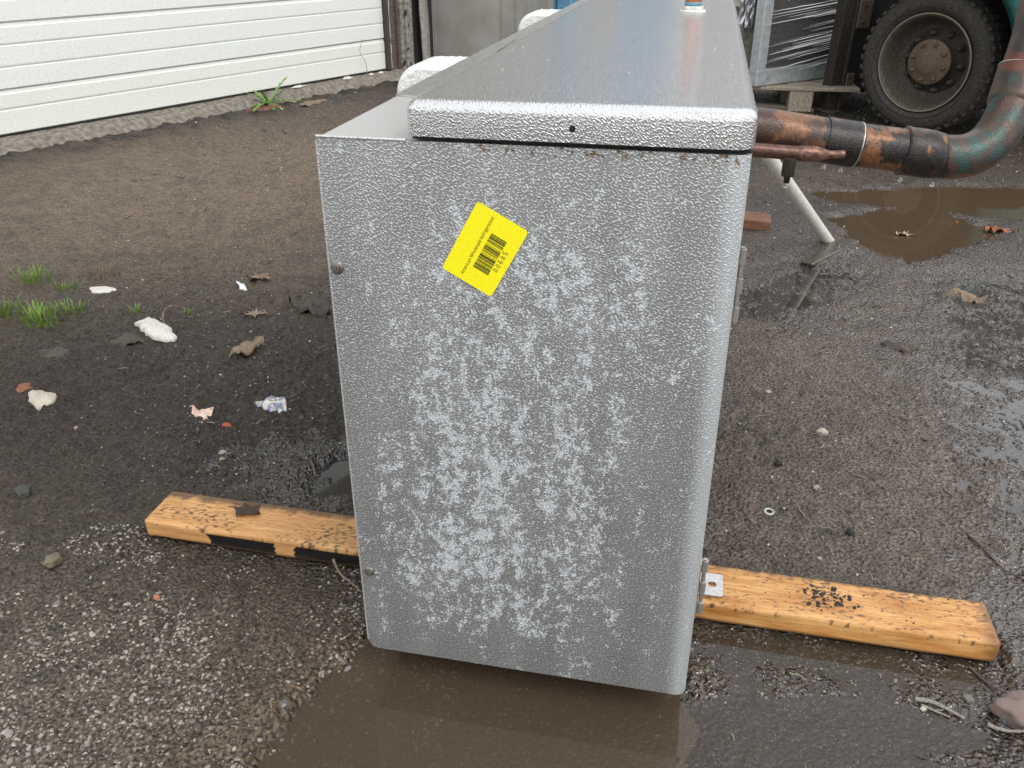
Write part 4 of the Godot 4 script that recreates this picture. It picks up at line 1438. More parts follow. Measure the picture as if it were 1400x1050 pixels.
	for k in 10:
		var an := TAU * k / 10.0 + 0.1
		var rad := side * cos(an) + upv * sin(an)
		mb = Mb.new()
		mb.lathe([[-0.10, 0.017], [-0.082, 0.017], [-0.080, 0.012], [-0.062, 0.0095], [-0.060, 0.0002]], c + rad * 0.133, ax, 8)
		put("wheel_nut", mb.done(), mottled(Color(0.03, 0.027, 0.024), Color(0.10, 0.09, 0.075), 12.0, 0.6, 0.3), wheel)
	# wing: arch swept along the axle
	var teal := mottled(Color(0.010, 0.105, 0.090), Color(0.022, 0.155, 0.135), 3.0, 0.35, 0.0, 0.02, 25)
	mb = Mb.new()
	var arcs := []
	for k in 25:
		var an := lerpf(-0.12, PI * 0.62, k / 24.0)
		var rad := side * cos(an) + upv * sin(an)
		if side.x < 0: rad = -side * cos(an) + upv * sin(an)
		var sec := PackedVector3Array()
		for q in [[0.13, 0.455], [0.155, 0.465], [0.16, 0.49], [0.15, 0.56], [0.12, 0.62], [-0.5, 0.62], [-0.5, 0.43], [0.10, 0.43]]:
			sec.append(c + ax * q[0] + rad * q[1] * Vector3(1.0, 1.05, 1.0))
		arcs.append(sec)
	mb.rings(arcs)
	put("wing", mb.done(), teal, forklift)
	var dark := mat(Color(0.012, 0.011, 0.010), 0.85)
	mb = Mb.new()
	mb.box(c - ax * 0.62 + Vector3(0, 0.12, 0), Vector3(0.5, 0.72, 2.2), 0.02, Basis(ax, Vector3.UP, ax.cross(Vector3.UP)))
	put("chassis", mb.done(), dark, forklift)
	mb = Mb.new()
	mb.tube([c - ax * 0.10, c - ax * 1.1], [0.06, 0.06], 16)
	put("axle", mb.done(), dark, forklift)
	mb = Mb.new()
	mb.box(c + Vector3(-0.21, 0.36, 0.02) - ax * 0.16, Vector3(0.06, 0.10, 0.42), 0.006, Basis(ax, Vector3.UP, ax.cross(Vector3.UP)))
	put("side_guard", mb.done(), mottled(Color(0.22, 0.22, 0.22), Color(0.36, 0.36, 0.35), 5.0, 0.5), forklift)
	mb = Mb.new()
	mb.box(c - ax * 0.62 + Vector3(0.0, 0.62, 0), Vector3(0.5, 0.3, 1.7), 0.04, Basis(ax, Vector3.UP, ax.cross(Vector3.UP)))
	put("body", mb.done(), mottled(Color(0.05, 0.05, 0.05), Color(0.12, 0.12, 0.11), 3.0, 0.5), forklift)

# ---------------------------------------------------------------- litter, leaves, plants
func slab_at(called: String, label: String, cat: String, pts: Array, h: float, m: Material, curl := 0.0, lift := 0.0) -> MeshInstance3D:
	# a thin uneven piece with the outline «pts» (x, z), lying on the ground
	var mid := Vector2.ZERO
	for p in pts: mid += p
	mid /= pts.size()
	var fine := []
	for i in pts.size():
		var a: Vector2 = pts[i]
		var b: Vector2 = pts[(i + 1) % pts.size()]
		for s in 4: fine.append(a.lerp(b, s / 4.0) + Vector2(rng.randf_range(-1, 1), rng.randf_range(-1, 1)) * a.distance_to(b) * 0.07)
	var mb := Mb.new()
	mb.smooth()
	var base := ground_y(mid.x, mid.y) + 0.002 + lift
	var rings := [0.0, 0.35, 0.7, 0.93, 1.0]
	var last := []
	for layer in rings.size():
		var cur := []
		for f in fine:
			var q: Vector2 = mid.lerp(f, rings[layer])
			var y: float = base + h * (1.0 - pow(rings[layer], 4)) + curl * rings[layer] * (n_mid.get_noise_2d(q.x * 2.2, q.y * 2.2) + 0.35 * n_fine.get_noise_2d(q.x, q.y)) + h * 0.25 * n_fine.get_noise_2d(q.x, q.y)
			cur.append(Vector3(q.x, y, q.y))
		if layer > 0:
			for i in fine.size():
				var k := (i + 1) % fine.size()
				mb.quad(last[i], cur[i], cur[k], last[k])
		last = cur
	for i in fine.size():
		var k := (i + 1) % fine.size()
		mb.quad(last[i], last[i] - Vector3(0, h * 0.8 + 0.001, 0), last[k] - Vector3(0, h * 0.8 + 0.001, 0), last[k])
	var o := put(called, mb.done(), m)
	tag(o, label, cat, "fallen leaves on the yard" if cat == "leaf" else "")
	return o

func star_leaf(label: String, at: Vector2, size: float, turn: float, c: Color, squash := 1.0, lobes := 5, depth := 0.62, y := -1.0) -> void:
	var mb := Mb.new(func(p: Vector3) -> Color: return c * (1.0 + 0.5 * n_fine.get_noise_2d(p.x * 1.0, p.z * 1.0)))
	mb.smooth()
	var base := (ground_y(at.x, at.y) if y < 0.0 else y) + 0.004
	var n := 60
	var prev := []
	for l in 4:
		var cur := []
		for i in n:
			var a := TAU * i / n
			var k := absf(fposmod(a * lobes / TAU, 1.0) - 0.5) * 2.0
			var rr: float = size * (1.0 - depth * pow(1.0 - k, 0.75)) * (0.75 + 0.25 * cos(a - 0.4)) * [0.02, 0.4, 0.75, 1.0][l]
			var q := Vector2(cos(a + turn) * rr, sin(a + turn) * rr * squash)
			cur.append(Vector3(at.x + q.x, base + 0.35 * rr * n_mid.get_noise_2d(at.x * 3 + q.x * 5.0, q.y * 5.0) + 0.10 * rr * k, at.y + q.y))
		if l > 0:
			for i in n:
				var m := (i + 1) % n
				mb.quad(prev[i], cur[i], cur[m], prev[m])
		prev = cur
	var st := at + Vector2(cos(turn + 2.6), sin(turn + 2.6)) * size * 0.9
	mb.tube([Vector3(at.x, base, at.y), Vector3(st.x, base + 0.002, st.y)], [0.0012, 0.0008], 6)
	var pm := painted(0.7)
	pm.backlight_enabled = true
	pm.backlight = Color(0.1, 0.06, 0.03)
	tag(put("dry_leaf", mb.done(), pm), label, "leaf", "fallen leaves on the yard")

func tuft(label: String, at: Vector2, h: float, n: int, spread: float, c: Color) -> void:
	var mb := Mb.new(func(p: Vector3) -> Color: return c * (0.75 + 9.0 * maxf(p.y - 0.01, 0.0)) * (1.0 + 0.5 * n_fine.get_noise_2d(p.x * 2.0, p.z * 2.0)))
	mb.flat()
	for i in int(n * 1.5):
		var a := rng.randf() * TAU
		var b := Vector2(at.x + cos(a) * spread * 1.3 * rng.randf(), at.y + sin(a) * spread * rng.randf())
		var y := ground_y(b.x, b.y) - 0.003
		var ln := h * 0.62 * rng.randf_range(0.4, 1.1)
		var d := Vector3(cos(a), 0, sin(a)) * rng.randf_range(0.1, 0.75)
		var sidev := Vector3(-sin(a), 0, cos(a)) * rng.randf_range(0.0008, 0.0018)
		var p0 := Vector3(b.x, y, b.y)
		var p1 := p0 + Vector3(0, ln * 0.6, 0) + d * ln * 0.3
		var p2 := p0 + Vector3(0, ln * rng.randf_range(0.75, 1.0), 0) + d * ln * 0.8
		mb.quad(p0 - sidev, p0 + sidev, p1 + sidev * 0.8, p1 - sidev * 0.8)
		mb.tri(p1 - sidev * 0.8, p1 + sidev * 0.8, p2)
	var pm := painted(0.55)
	pm.backlight_enabled = true
	pm.backlight = Color(0.25, 0.3, 0.08)
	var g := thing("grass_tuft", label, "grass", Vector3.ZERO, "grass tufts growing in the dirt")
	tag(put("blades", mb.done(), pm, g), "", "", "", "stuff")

func twig(called: String, label: String, pts: Array, r: float, m: Material, branch := []) -> void:
	var p := spline(pts, 0.008)
	var mb := Mb.new()
	var rad := []
	for i in p.size():
		p[i] += Vector3(0, 0.0012 * n_fine.get_noise_1d(i * 0.05), 0)
		rad.append(r * (1.0 - 0.6 * i / p.size()) * (1.0 + 0.4 * n_fine.get_noise_2d(i * 0.02, 3.0)))
	mb.tube(p, rad, 7)
	for b in branch: mb.tube(b, [r * 0.6, r * 0.3], 6)
	tag(put(called, mb.done(), m), label, "twig", "twigs and stems on the ground")

func gpt(x: float, z: float, lift := 0.002) -> Vector3:
	return Vector3(x, ground_y(x, z) + lift, z)

func build_litter() -> void:
	var white := mottled(Color(0.48, 0.46, 0.40), Color(0.78, 0.76, 0.70), 18.0, 0.75, 0.0, 0.15, 26)
	slab_at("plaster_shard", "large flat white shard lying on dark dirt left of the unit", "shard", [Vector2(-1.351, -1.772), Vector2(-1.335, -1.813), Vector2(-1.287, -1.785), Vector2(-1.202, -1.718), Vector2(-1.20, -1.701), Vector2(-1.24, -1.697), Vector2(-1.291, -1.721)], 0.010, white, 0.0, 0.004)
	slab_at("foam_lump", "crumbly cream lump beside a rust-coloured leaf at the far left", "lump", [Vector2(-1.372, -1.400), Vector2(-1.335, -1.412), Vector2(-1.300, -1.405), Vector2(-1.288, -1.372), Vector2(-1.305, -1.350), Vector2(-1.335, -1.365)], 0.012, mottled(Color(0.45, 0.40, 0.30), Color(0.75, 0.70, 0.58), 25.0, 0.85, 0.0, 0.25, 27), 0.006)
	slab_at("plaster_flake", "flat pale flake on the dirt beside the dried grass clump", "flake", [Vector2(-1.63, -1.98), Vector2(-1.59, -2.0), Vector2(-1.545, -1.985), Vector2(-1.56, -1.955), Vector2(-1.60, -1.95)], 0.005, white)
	var paper := func(sd: int, a: Color, b: Color, c: Color) -> StandardMaterial3D:
		var m := mat(Color.WHITE, 0.3)
		m.albedo_color = Color.WHITE
		m.albedo_texture = noise_tex(0.012, [[0.3, a.linear_to_srgb()], [0.5, b.linear_to_srgb()], [0.62, c.linear_to_srgb()], [0.8, a.linear_to_srgb()]], 256, 3, sd)
		m.uv1_triplanar = true
		m.uv1_scale = Vector3.ONE * 12.0
		return m
	slab_at("paper_scrap", "small three-cornered pink and cream paper scrap on dark dirt", "scrap", [Vector2(-0.990, -1.410), Vector2(-0.965, -1.402), Vector2(-0.939, -1.420), Vector2(-0.930, -1.376), Vector2(-0.950, -1.372)], 0.002, paper.call(41, Color(0.55, 0.45, 0.36), Color(0.65, 0.58, 0.46), Color(0.52, 0.20, 0.18)), 0.02, 0.003)
	slab_at("crumpled_wrapper", "crumpled white and blue wrapper on the dirt left of the unit", "wrapper", [Vector2(-0.860, -1.448), Vector2(-0.845, -1.475), Vector2(-0.799, -1.470), Vector2(-0.788, -1.445), Vector2(-0.792, -1.425), Vector2(-0.83, -1.432)], 0.008, paper.call(44, Color(0.62, 0.60, 0.54), Color(0.20, 0.17, 0.13), Color(0.10, 0.15, 0.42)), 0.02, 0.004)
	slab_at("white_scrap", "tiny glossy white scrap beside the upper star-shaped leaf", "scrap", [Vector2(-1.245, -2.10), Vector2(-1.215, -2.09), Vector2(-1.195, -2.062), Vector2(-1.215, -2.055)], 0.003, mat(Color(0.65, 0.66, 0.68), 0.3), 0.01, 0.004)
	star_leaf("upper of two star-shaped brown leaves left of the unit", Vector2(-1.208, -2.154), 0.056, 0.3, Color(0.19, 0.125, 0.085), 0.9)
	star_leaf("lower of two star-shaped leaves, pale brown with narrow fingers", Vector2(-1.091, -1.911), 0.050, 1.2, Color(0.21, 0.165, 0.125), 0.9, 6, 0.78)
	var brown := mottled(Color(0.16, 0.095, 0.055), Color(0.30, 0.22, 0.15), 20.0, 0.7, 0.0, 0.1, 29)
	var mud := mottled(Color(0.045, 0.034, 0.028), Color(0.10, 0.080, 0.066), 14.0, 0.6, 0.0, 0.2, 30)
	slab_at("curled_leaf", "curled tan leaf lying alone between wrapper and star-shaped leaves", "leaf", [Vector2(-1.03, -1.655), Vector2(-1.02, -1.70), Vector2(-0.985, -1.745), Vector2(-0.978, -1.725), Vector2(-0.985, -1.69), Vector2(-1.0, -1.662)], 0.006, brown, 0.02, 0.004)
	slab_at("dark_leaf", "dark wet leaf touching the left of the white shard", "leaf", [Vector2(-1.345, -1.66), Vector2(-1.335, -1.70), Vector2(-1.30, -1.71), Vector2(-1.275, -1.695), Vector2(-1.29, -1.665), Vector2(-1.32, -1.655)], 0.004, mud, 0.014)
	slab_at("dark_debris", "heap of dark rotting leaves close to the unit's left edge", "debris", [Vector2(-1.06, -2.02), Vector2(-0.98, -2.05), Vector2(-0.90, -2.0), Vector2(-0.90, -1.94), Vector2(-0.97, -1.93), Vector2(-1.02, -1.98)], 0.010, mud, 0.07)
	slab_at("rotting_leaf", "limp dark leaf on the dirt near the left edge, above the cream lump", "leaf", [Vector2(-1.50, -1.60), Vector2(-1.45, -1.63), Vector2(-1.40, -1.60), Vector2(-1.42, -1.57), Vector2(-1.47, -1.565)], 0.004, mud, 0.015)
	slab_at("rust_leaf", "small rust-coloured leaf touching the cream lump", "leaf", [Vector2(-1.405, -1.42), Vector2(-1.39, -1.435), Vector2(-1.372, -1.42), Vector2(-1.378, -1.395), Vector2(-1.395, -1.395)], 0.004, mottled(Color(0.16, 0.06, 0.03), Color(0.26, 0.11, 0.055), 20.0, 0.7), 0.015)
	star_leaf("dark brown wet leaf clump stuck on the timber's left half", Vector2(-0.682, -1.07), 0.036, 0.5, Color(0.05, 0.03, 0.023), 0.75, 5, 0.35, 0.0385)
	slab_at("orange_chip", "small orange chip on the pale stony asphalt", "chip", [Vector2(-0.732, -0.868), Vector2(-0.725, -0.871), Vector2(-0.7205, -0.866), Vector2(-0.723, -0.861), Vector2(-0.730, -0.862)], 0.0025, mat(Color(0.38, 0.13, 0.07), 0.6))
	slab_at("red_fragment", "small red brick fragment on dirt below the paper scrap", "fragment", [Vector2(-0.895, -1.372), Vector2(-0.883, -1.378), Vector2(-0.873, -1.368), Vector2(-0.882, -1.358), Vector2(-0.892, -1.361)], 0.005, mat(Color(0.33, 0.07, 0.035), 0.7))
	# bits of twig, needle and straw trodden into the dirt
	var bits := []
	for i in 900:
		var z := -exp(rng.randf_range(log(0.7), log(5.0)))
		var x := rng.randf_range(-0.75, 0.40) * absf(z) + rng.randf_range(-0.2, 0.2)
		var k := rng.randf_range(0.02, 0.09) if rng.randf() < 0.7 else rng.randf_range(0.15, 0.32)
		bits.append([Vector3(x, ground_y(x, z) + 0.001, z), rng.randf_range(0.6, 1.5) * (0.7 + 0.25 * absf(z)), Color(k, k * 0.82, k * 0.62)])
	var nb := Mb.new()
	nb.tube([Vector3(-0.010, 0, 0), Vector3(-0.003, 0.0012, 0.001), Vector3(0.004, 0.0008, -0.001), Vector3(0.011, 0, 0.001)], [0.0005, 0.0008, 0.0007, 0.0003], 5)
	scatter("twig_bits", "bits of twig and straw trodden into the dirt", nb.done(), painted(0.7), bits)
	# single stones one can tell apart
	var pebble := round_stone(55)
	for q in [
		[0.195, -1.725, 0.0075, Color(0.42, 0.40, 0.34), "small oblong white pebble, farthest of the pale ones right of the unit"],
		[0.291, -1.568, 0.0115, Color(0.50, 0.48, 0.40), "chunky cream pebble, largest on the right-hand ground"],
		[0.263, -1.375, 0.0072, Color(0.40, 0.38, 0.31), "cream pebble between the chunky pebble and the timber"],
		[0.248, -1.168, 0.0045, Color(0.45, 0.45, 0.43), "tiny pale pebble just behind the right half of the timber"],
		[0.201, -1.435, 0.0085, Color(0.02, 0.018, 0.017), "black asphalt lump right of the unit, left of the cream pebble"],
		[0.305, -1.25, 0.008, Color(0.03, 0.027, 0.025), "black lump on the ground above the timber's middle"],
		[-1.118, -1.071, 0.017, Color(0.075, 0.082, 0.072), "greenish grey stone near the left edge"],
		[-0.935, -0.909, 0.015, Color(0.24, 0.20, 0.13), "tan crumbly stone on the asphalt near the left edge"],
		[-0.84, -1.27, 0.008, Color(0.45, 0.42, 0.36), "white pebble above the timber's left end"],
		[-0.82, -1.235, 0.006, Color(0.38, 0.29, 0.22), "pinkish pebble above the timber's left end"],
		[-0.685, -1.19, 0.0095, Color(0.10, 0.09, 0.08), "rounded grey stone just behind the timber's dark leaf clump"],
		[-1.17, -1.29, 0.006, Color(0.42, 0.33, 0.25), "tiny peach-coloured pebble on the dark dirt at the left"],
		[0.472, -0.902, 0.034, Color(0.36, 0.27, 0.235), "pinkish rock at the right edge below the timber"],
		[0.451, -0.895, 0.008, Color(0.15, 0.17, 0.17), "smooth grey pebble touching the pinkish rock"],
		[0.414, -0.925, 0.008, Color(0.26, 0.25, 0.20), "pale pebble left of the pinkish rock"],
		[0.354, -0.896, 0.0045, Color(0.75, 0.73, 0.66), "bright white chip touching the split bark strip"],
	]:
		var o := put("pebble", pebble, mottled(q[3] * 0.75, q[3] * 1.15, 40.0, 0.65, 0.0, 0.1, 35), null, gpt(q[0], q[1], q[2] * 0.25), Basis(Vector3.UP, rng.randf() * TAU).scaled(Vector3.ONE * q[2]))
		tag(o, q[4], "stone", "single stones lying on the yard")
	# washer
	var mb := Mb.new()
	mb.lathe([[0.0, 0.0052], [0.0022, 0.0050], [0.0022, 0.0092], [0.0, 0.0094], [0.0, 0.0052]], gpt(0.177, -1.283, 0.002), Vector3(0.05, 1, 0.1).normalized(), 24)
	tag(put("steel_washer", mb.done(), mat(Color(0.42, 0.42, 0.40), 0.4, 0.5)), "small grey steel washer lying behind the timber on the right", "washer")
	# leaves and twigs on the right
	slab_at("leaf_scrap", "curled brown and ochre leaf on wet ground far right", "leaf", [Vector2(0.70, -2.425), Vector2(0.735, -2.432), Vector2(0.775, -2.425), Vector2(0.80, -2.40), Vector2(0.77, -2.40), Vector2(0.72, -2.412)], 0.006, brown, 0.035, 0.008)
	slab_at("black_leaf", "blackened leaf in the middle of the right-hand ground", "leaf", [Vector2(0.475, -2.05), Vector2(0.51, -2.055), Vector2(0.56, -2.035), Vector2(0.54, -2.015), Vector2(0.49, -2.018)], 0.008, mud, 0.02)
	star_leaf("orange-pink wet leaf on the mud bar in the far puddle", Vector2(0.845, -3.19), 0.07, 0.4, Color(0.42, 0.17, 0.09), 0.8, 5, 0.3)
	star_leaf("reddish brown leaf at the far puddle's right shore", Vector2(1.02, -3.08), 0.09, 2.0, Color(0.26, 0.09, 0.045), 0.35, 3, 0.3)
	star_leaf("pale leaf floating in the far puddle", Vector2(0.70, -2.98), 0.045, 2.4, Color(0.36, 0.27, 0.18), 0.45, 3, 0.3, 0.0)
	var bark := mottled(Color(0.05, 0.034, 0.026), Color(0.13, 0.095, 0.075), 20.0, 0.6, 0.0, 0.1, 36)
	var grey := mottled(Color(0.12, 0.10, 0.085), Color(0.36, 0.33, 0.29), 30.0, 0.4, 0.0, 0.1, 37)
	twig("dark_twig", "thin dark twig on wet ground at the right edge above the timber", [gpt(0.497, -1.292), gpt(0.512, -1.25), gpt(0.53, -1.21), gpt(0.556, -1.185)], 0.0022, bark)
	twig("brown_twig", "thin straight brown twig running from the timber's right end to the rock", [gpt(0.43, -0.985), gpt(0.45, -0.955, 0.004), gpt(0.475, -0.93)], 0.002, bark)
	twig("bark_strip", "split grey bark strip in the shallow muddy water, bottom right", [gpt(0.346, -0.908, 0.004), gpt(0.363, -0.906, 0.006), gpt(0.38, -0.899, 0.005), gpt(0.401, -0.887, 0.004)], 0.0035, grey, [[gpt(0.352, -0.9, 0.002), gpt(0.385, -0.888, 0.002)]])
	twig("bark_strip", "pale split twig lying against the pinkish rock, bottom right corner", [gpt(0.427, -0.882, 0.004), gpt(0.448, -0.877, 0.005), gpt(0.472, -0.876, 0.004)], 0.0035, grey)
	twig("root_stick", "bent brown stick under the black timber beside the unit", [Vector3(-0.502, 0.022, -1.0), gpt(-0.485, -0.985, 0.006), gpt(-0.462, -0.972, 0.003), gpt(-0.44, -0.955, 0.002)], 0.0025, brown)
	twig("dead_stem", "arched dry grass stem above the white shard", [gpt(-1.27, -1.775), gpt(-1.285, -1.80, 0.025), gpt(-1.28, -1.83, 0.035), gpt(-1.255, -1.86, 0.02)], 0.0017, brown)
	var sand := slab_at("sand_patch", "pale pinkish sand patch in the mud right of the unit", "sand", [Vector2(0.29, -2.39), Vector2(0.31, -2.42), Vector2(0.345, -2.415), Vector2(0.385, -2.36), Vector2(0.36, -2.33), Vector2(0.32, -2.335), Vector2(0.30, -2.35)], 0.004, mottled(Color(0.12, 0.095, 0.075), Color(0.30, 0.235, 0.185), 9.0, 0.6, 0.0, 0.3, 38), 0.01, 0.0)
	# asphalt crumbs kicked onto the timber
	mb = Mb.new()
	for i in 150:
		var near := i < 70
		var x := rng.randfn(0.25, 0.022) if near else rng.randf_range(0.06, 0.45)
		var z := rng.randfn(-1.045, 0.014) if near else rng.randf_range(-1.085, -1.01)
		if z > -1.008 or z < -1.088: continue
		var s := rng.randf_range(0.001, 0.0033) * (1.3 if near else 0.7)
		mb.box(Vector3(x, 0.0385 + s * 0.4, z), Vector3(s * 1.6, s, s * 1.2), s * 0.3, Basis.from_euler(Vector3(rng.randf(), rng.randf() * 6.0, rng.randf())))
	tag(put("asphalt_crumbs", mb.done(), mat(Color(0.022, 0.021, 0.02), 0.7)), "black asphalt crumbs scattered on the timber's right half", "crumbs", "", "stuff")
	# grass
	var gc := Color(0.15, 0.25, 0.04)
	tuft("bright green grass tuft, upper left of the patch", Vector2(-1.83, -2.0), 0.075, 60, 0.06, gc)
	tuft("small grass tuft beside the pale flake", Vector2(-1.69, -1.96), 0.055, 22, 0.03, gc)
	tuft("grass at the very left edge of the patch", Vector2(-1.74, -1.77), 0.07, 60, 0.06, gc * 0.8)
	tuft("grass tuft in the middle of the left patch", Vector2(-1.645, -1.79), 0.065, 50, 0.05, gc)
	tuft("lowest grass tuft of the left patch", Vector2(-1.60, -1.745), 0.075, 60, 0.05, gc)
	tuft("rightmost thick grass tuft of the left patch", Vector2(-1.565, -1.82), 0.065, 45, 0.04, gc)
	tuft("thin sprig of grass above the white shard", Vector2(-1.40, -1.85), 0.05, 12, 0.02, gc)
	tuft("thin sprig of grass at the arched dry stem", Vector2(-1.255, -1.87), 0.035, 10, 0.02, gc)
	tuft("dried straw-coloured clump behind the small grass tuft", Vector2(-1.66, -2.08), 0.045, 40, 0.06, Color(0.20, 0.13, 0.06))
	tuft("mossy weeds on the kerb near the door's right end", Vector2(-2.165, -5.30), 0.07, 70, 0.12, Color(0.10, 0.12, 0.03))
	tuft("low weeds on the kerb left of the mossy clump", Vector2(-2.33, -5.05), 0.05, 40, 0.07, Color(0.09, 0.10, 0.03))
	# dandelion by the kerb
	var at := Vector3(-2.36, 0.045, -4.60)
	var d := thing("dandelion", "leafy green dandelion growing at the kerb below the garage door", "weed", at)
	var leafm := painted(0.5)
	leafm.backlight_enabled = true
	leafm.backlight = Color(0.25, 0.3, 0.08)
	for i in 15:
		var a := TAU * i / 15.0 + rng.randf_range(-0.2, 0.2)
		var ln := rng.randf_range(0.12, 0.20)
		var rise := rng.randf_range(0.1, 0.35) if i % 3 else rng.randf_range(0.55, 0.9)
		mb = Mb.new(func(p: Vector3) -> Color: return Color(0.10, 0.21, 0.04).lerp(Color(0.22, 0.36, 0.09), clampf(0.5 + n_fine.get_noise_2d(p.x * 0.6 + i, p.z * 0.6), 0, 1)))
		mb.flat()
		var dir := Vector3(cos(a), 0, sin(a))
		var sd := Vector3(-sin(a), 0, cos(a))
		var prevl := Vector3.ZERO
		var prevr := Vector3.ZERO
		for k in 13:
			var t := k / 12.0
			var c := dir * ln * t * cos(rise * 0.6) + Vector3(0, ln * (rise * t - 0.55 * t * t * (0.6 if rise < 0.5 else 0.35)), 0)
			var wd := (0.003 + 0.017 * t * (1.0 - t) * 3.2) * (0.32 if k % 2 == 1 and k < 11 else 1.0)
			if k == 12: wd = 0.0005
			var l := c - sd * wd + Vector3(0, 0.3 * wd, 0)
			var r := c + sd * wd + Vector3(0, 0.3 * wd, 0)
			if k > 0:
				var pc := (prevl + prevr) / 2 - Vector3(0, 0.003, 0)
				mb.quad(prevl, l, c, pc)
				mb.quad(pc, c, r, prevr)
			prevl = l
			prevr = r
		put("leaf", mb.done(), leafm, d)
	twig("dry_stalk", "thin dry stalk standing against the door near its right end", [on_door(4.18, -4.09, 0.07), on_door(4.20, -4.11, 0.15), on_door(4.165, -4.12, 0.22), on_door(4.19, -4.12, 0.29)], 0.0022, brown)
	slab_at("red_leaf", "wet reddish leaf pile under the dandelion", "leaf", [Vector2(-2.44, -4.42), Vector2(-2.38, -4.46), Vector2(-2.28, -4.53), Vector2(-2.25, -4.58), Vector2(-2.30, -4.60), Vector2(-2.42, -4.52)], 0.014, mottled(Color(0.10, 0.035, 0.02), Color(0.22, 0.085, 0.05), 10.0, 0.6), 0.03)
	slab_at("tan_leaf", "flat tan leaf right of the dandelion", "leaf", [Vector2(-2.24, -4.68), Vector2(-2.20, -4.80), Vector2(-2.13, -4.90), Vector2(-2.14, -4.80), Vector2(-2.18, -4.68)], 0.006, brown, 0.02)
	for q in [[4.02, -4.10, 0.085, 0.013, "long broken white mortar piece at the door's foot"], [3.62, -4.105, 0.11, 0.010, "wide white paint flake pile at the door's foot"], [4.31, -4.09, 0.045, 0.010, "right-hand beige stone on the kerb at the door's end"], [4.22, -4.09, 0.04, 0.010, "beige stone on the kerb just left of the door's end"]]:
		mb = Mb.new()
		var rs := []
		for i in 9:
			var t := i / 8.0
			var ring := PackedVector3Array()
			for k in 8:
				var rr: float = q[3] * sin(PI * clampf(t, 0.08, 0.92)) * (1.0 + 0.5 * n_mid.get_noise_2d(i * 0.3, k * 0.4))
				ring.append(on_door(q[0] + (t - 0.5) * q[2], q[1] + cos(TAU * k / 8.0) * rr * 1.6, 0.082 + sin(TAU * k / 8.0) * rr))
			rs.append(ring)
		mb.rings(rs)
		tag(put("mortar_piece", mb.done(), white), q[4], "rubble", "broken pieces along the door's foot")
	# foam bubbles on the near puddle
	var film := mat(Color(0.9, 0.95, 1.0), 0.04)
	film.transparency = BaseMaterial3D.TRANSPARENCY_ALPHA
	film.albedo_color.a = 0.06
	for q in [[-0.457, -0.724, 0.0062, "larger clear bubble floating at the near puddle's left shore"], [-0.441, -0.68, 0.0028, "tiny clear bubble floating below the larger bubble"]]:
		mb = Mb.new()
		var prof := []
		for k in 8: prof.append([q[2] * 0.75 * sin(PI / 2 * k / 7.0), q[2] * cos(PI / 2 * k / 7.0) + 0.00005])
		mb.lathe(prof, Vector3(q[0], maxf(0.0005, ground_y(q[0], q[1])), q[1]), Vector3.UP, 20)
		tag(put("bubble", mb.done(), film), q[3], "bubble", "bubbles on the near puddle")

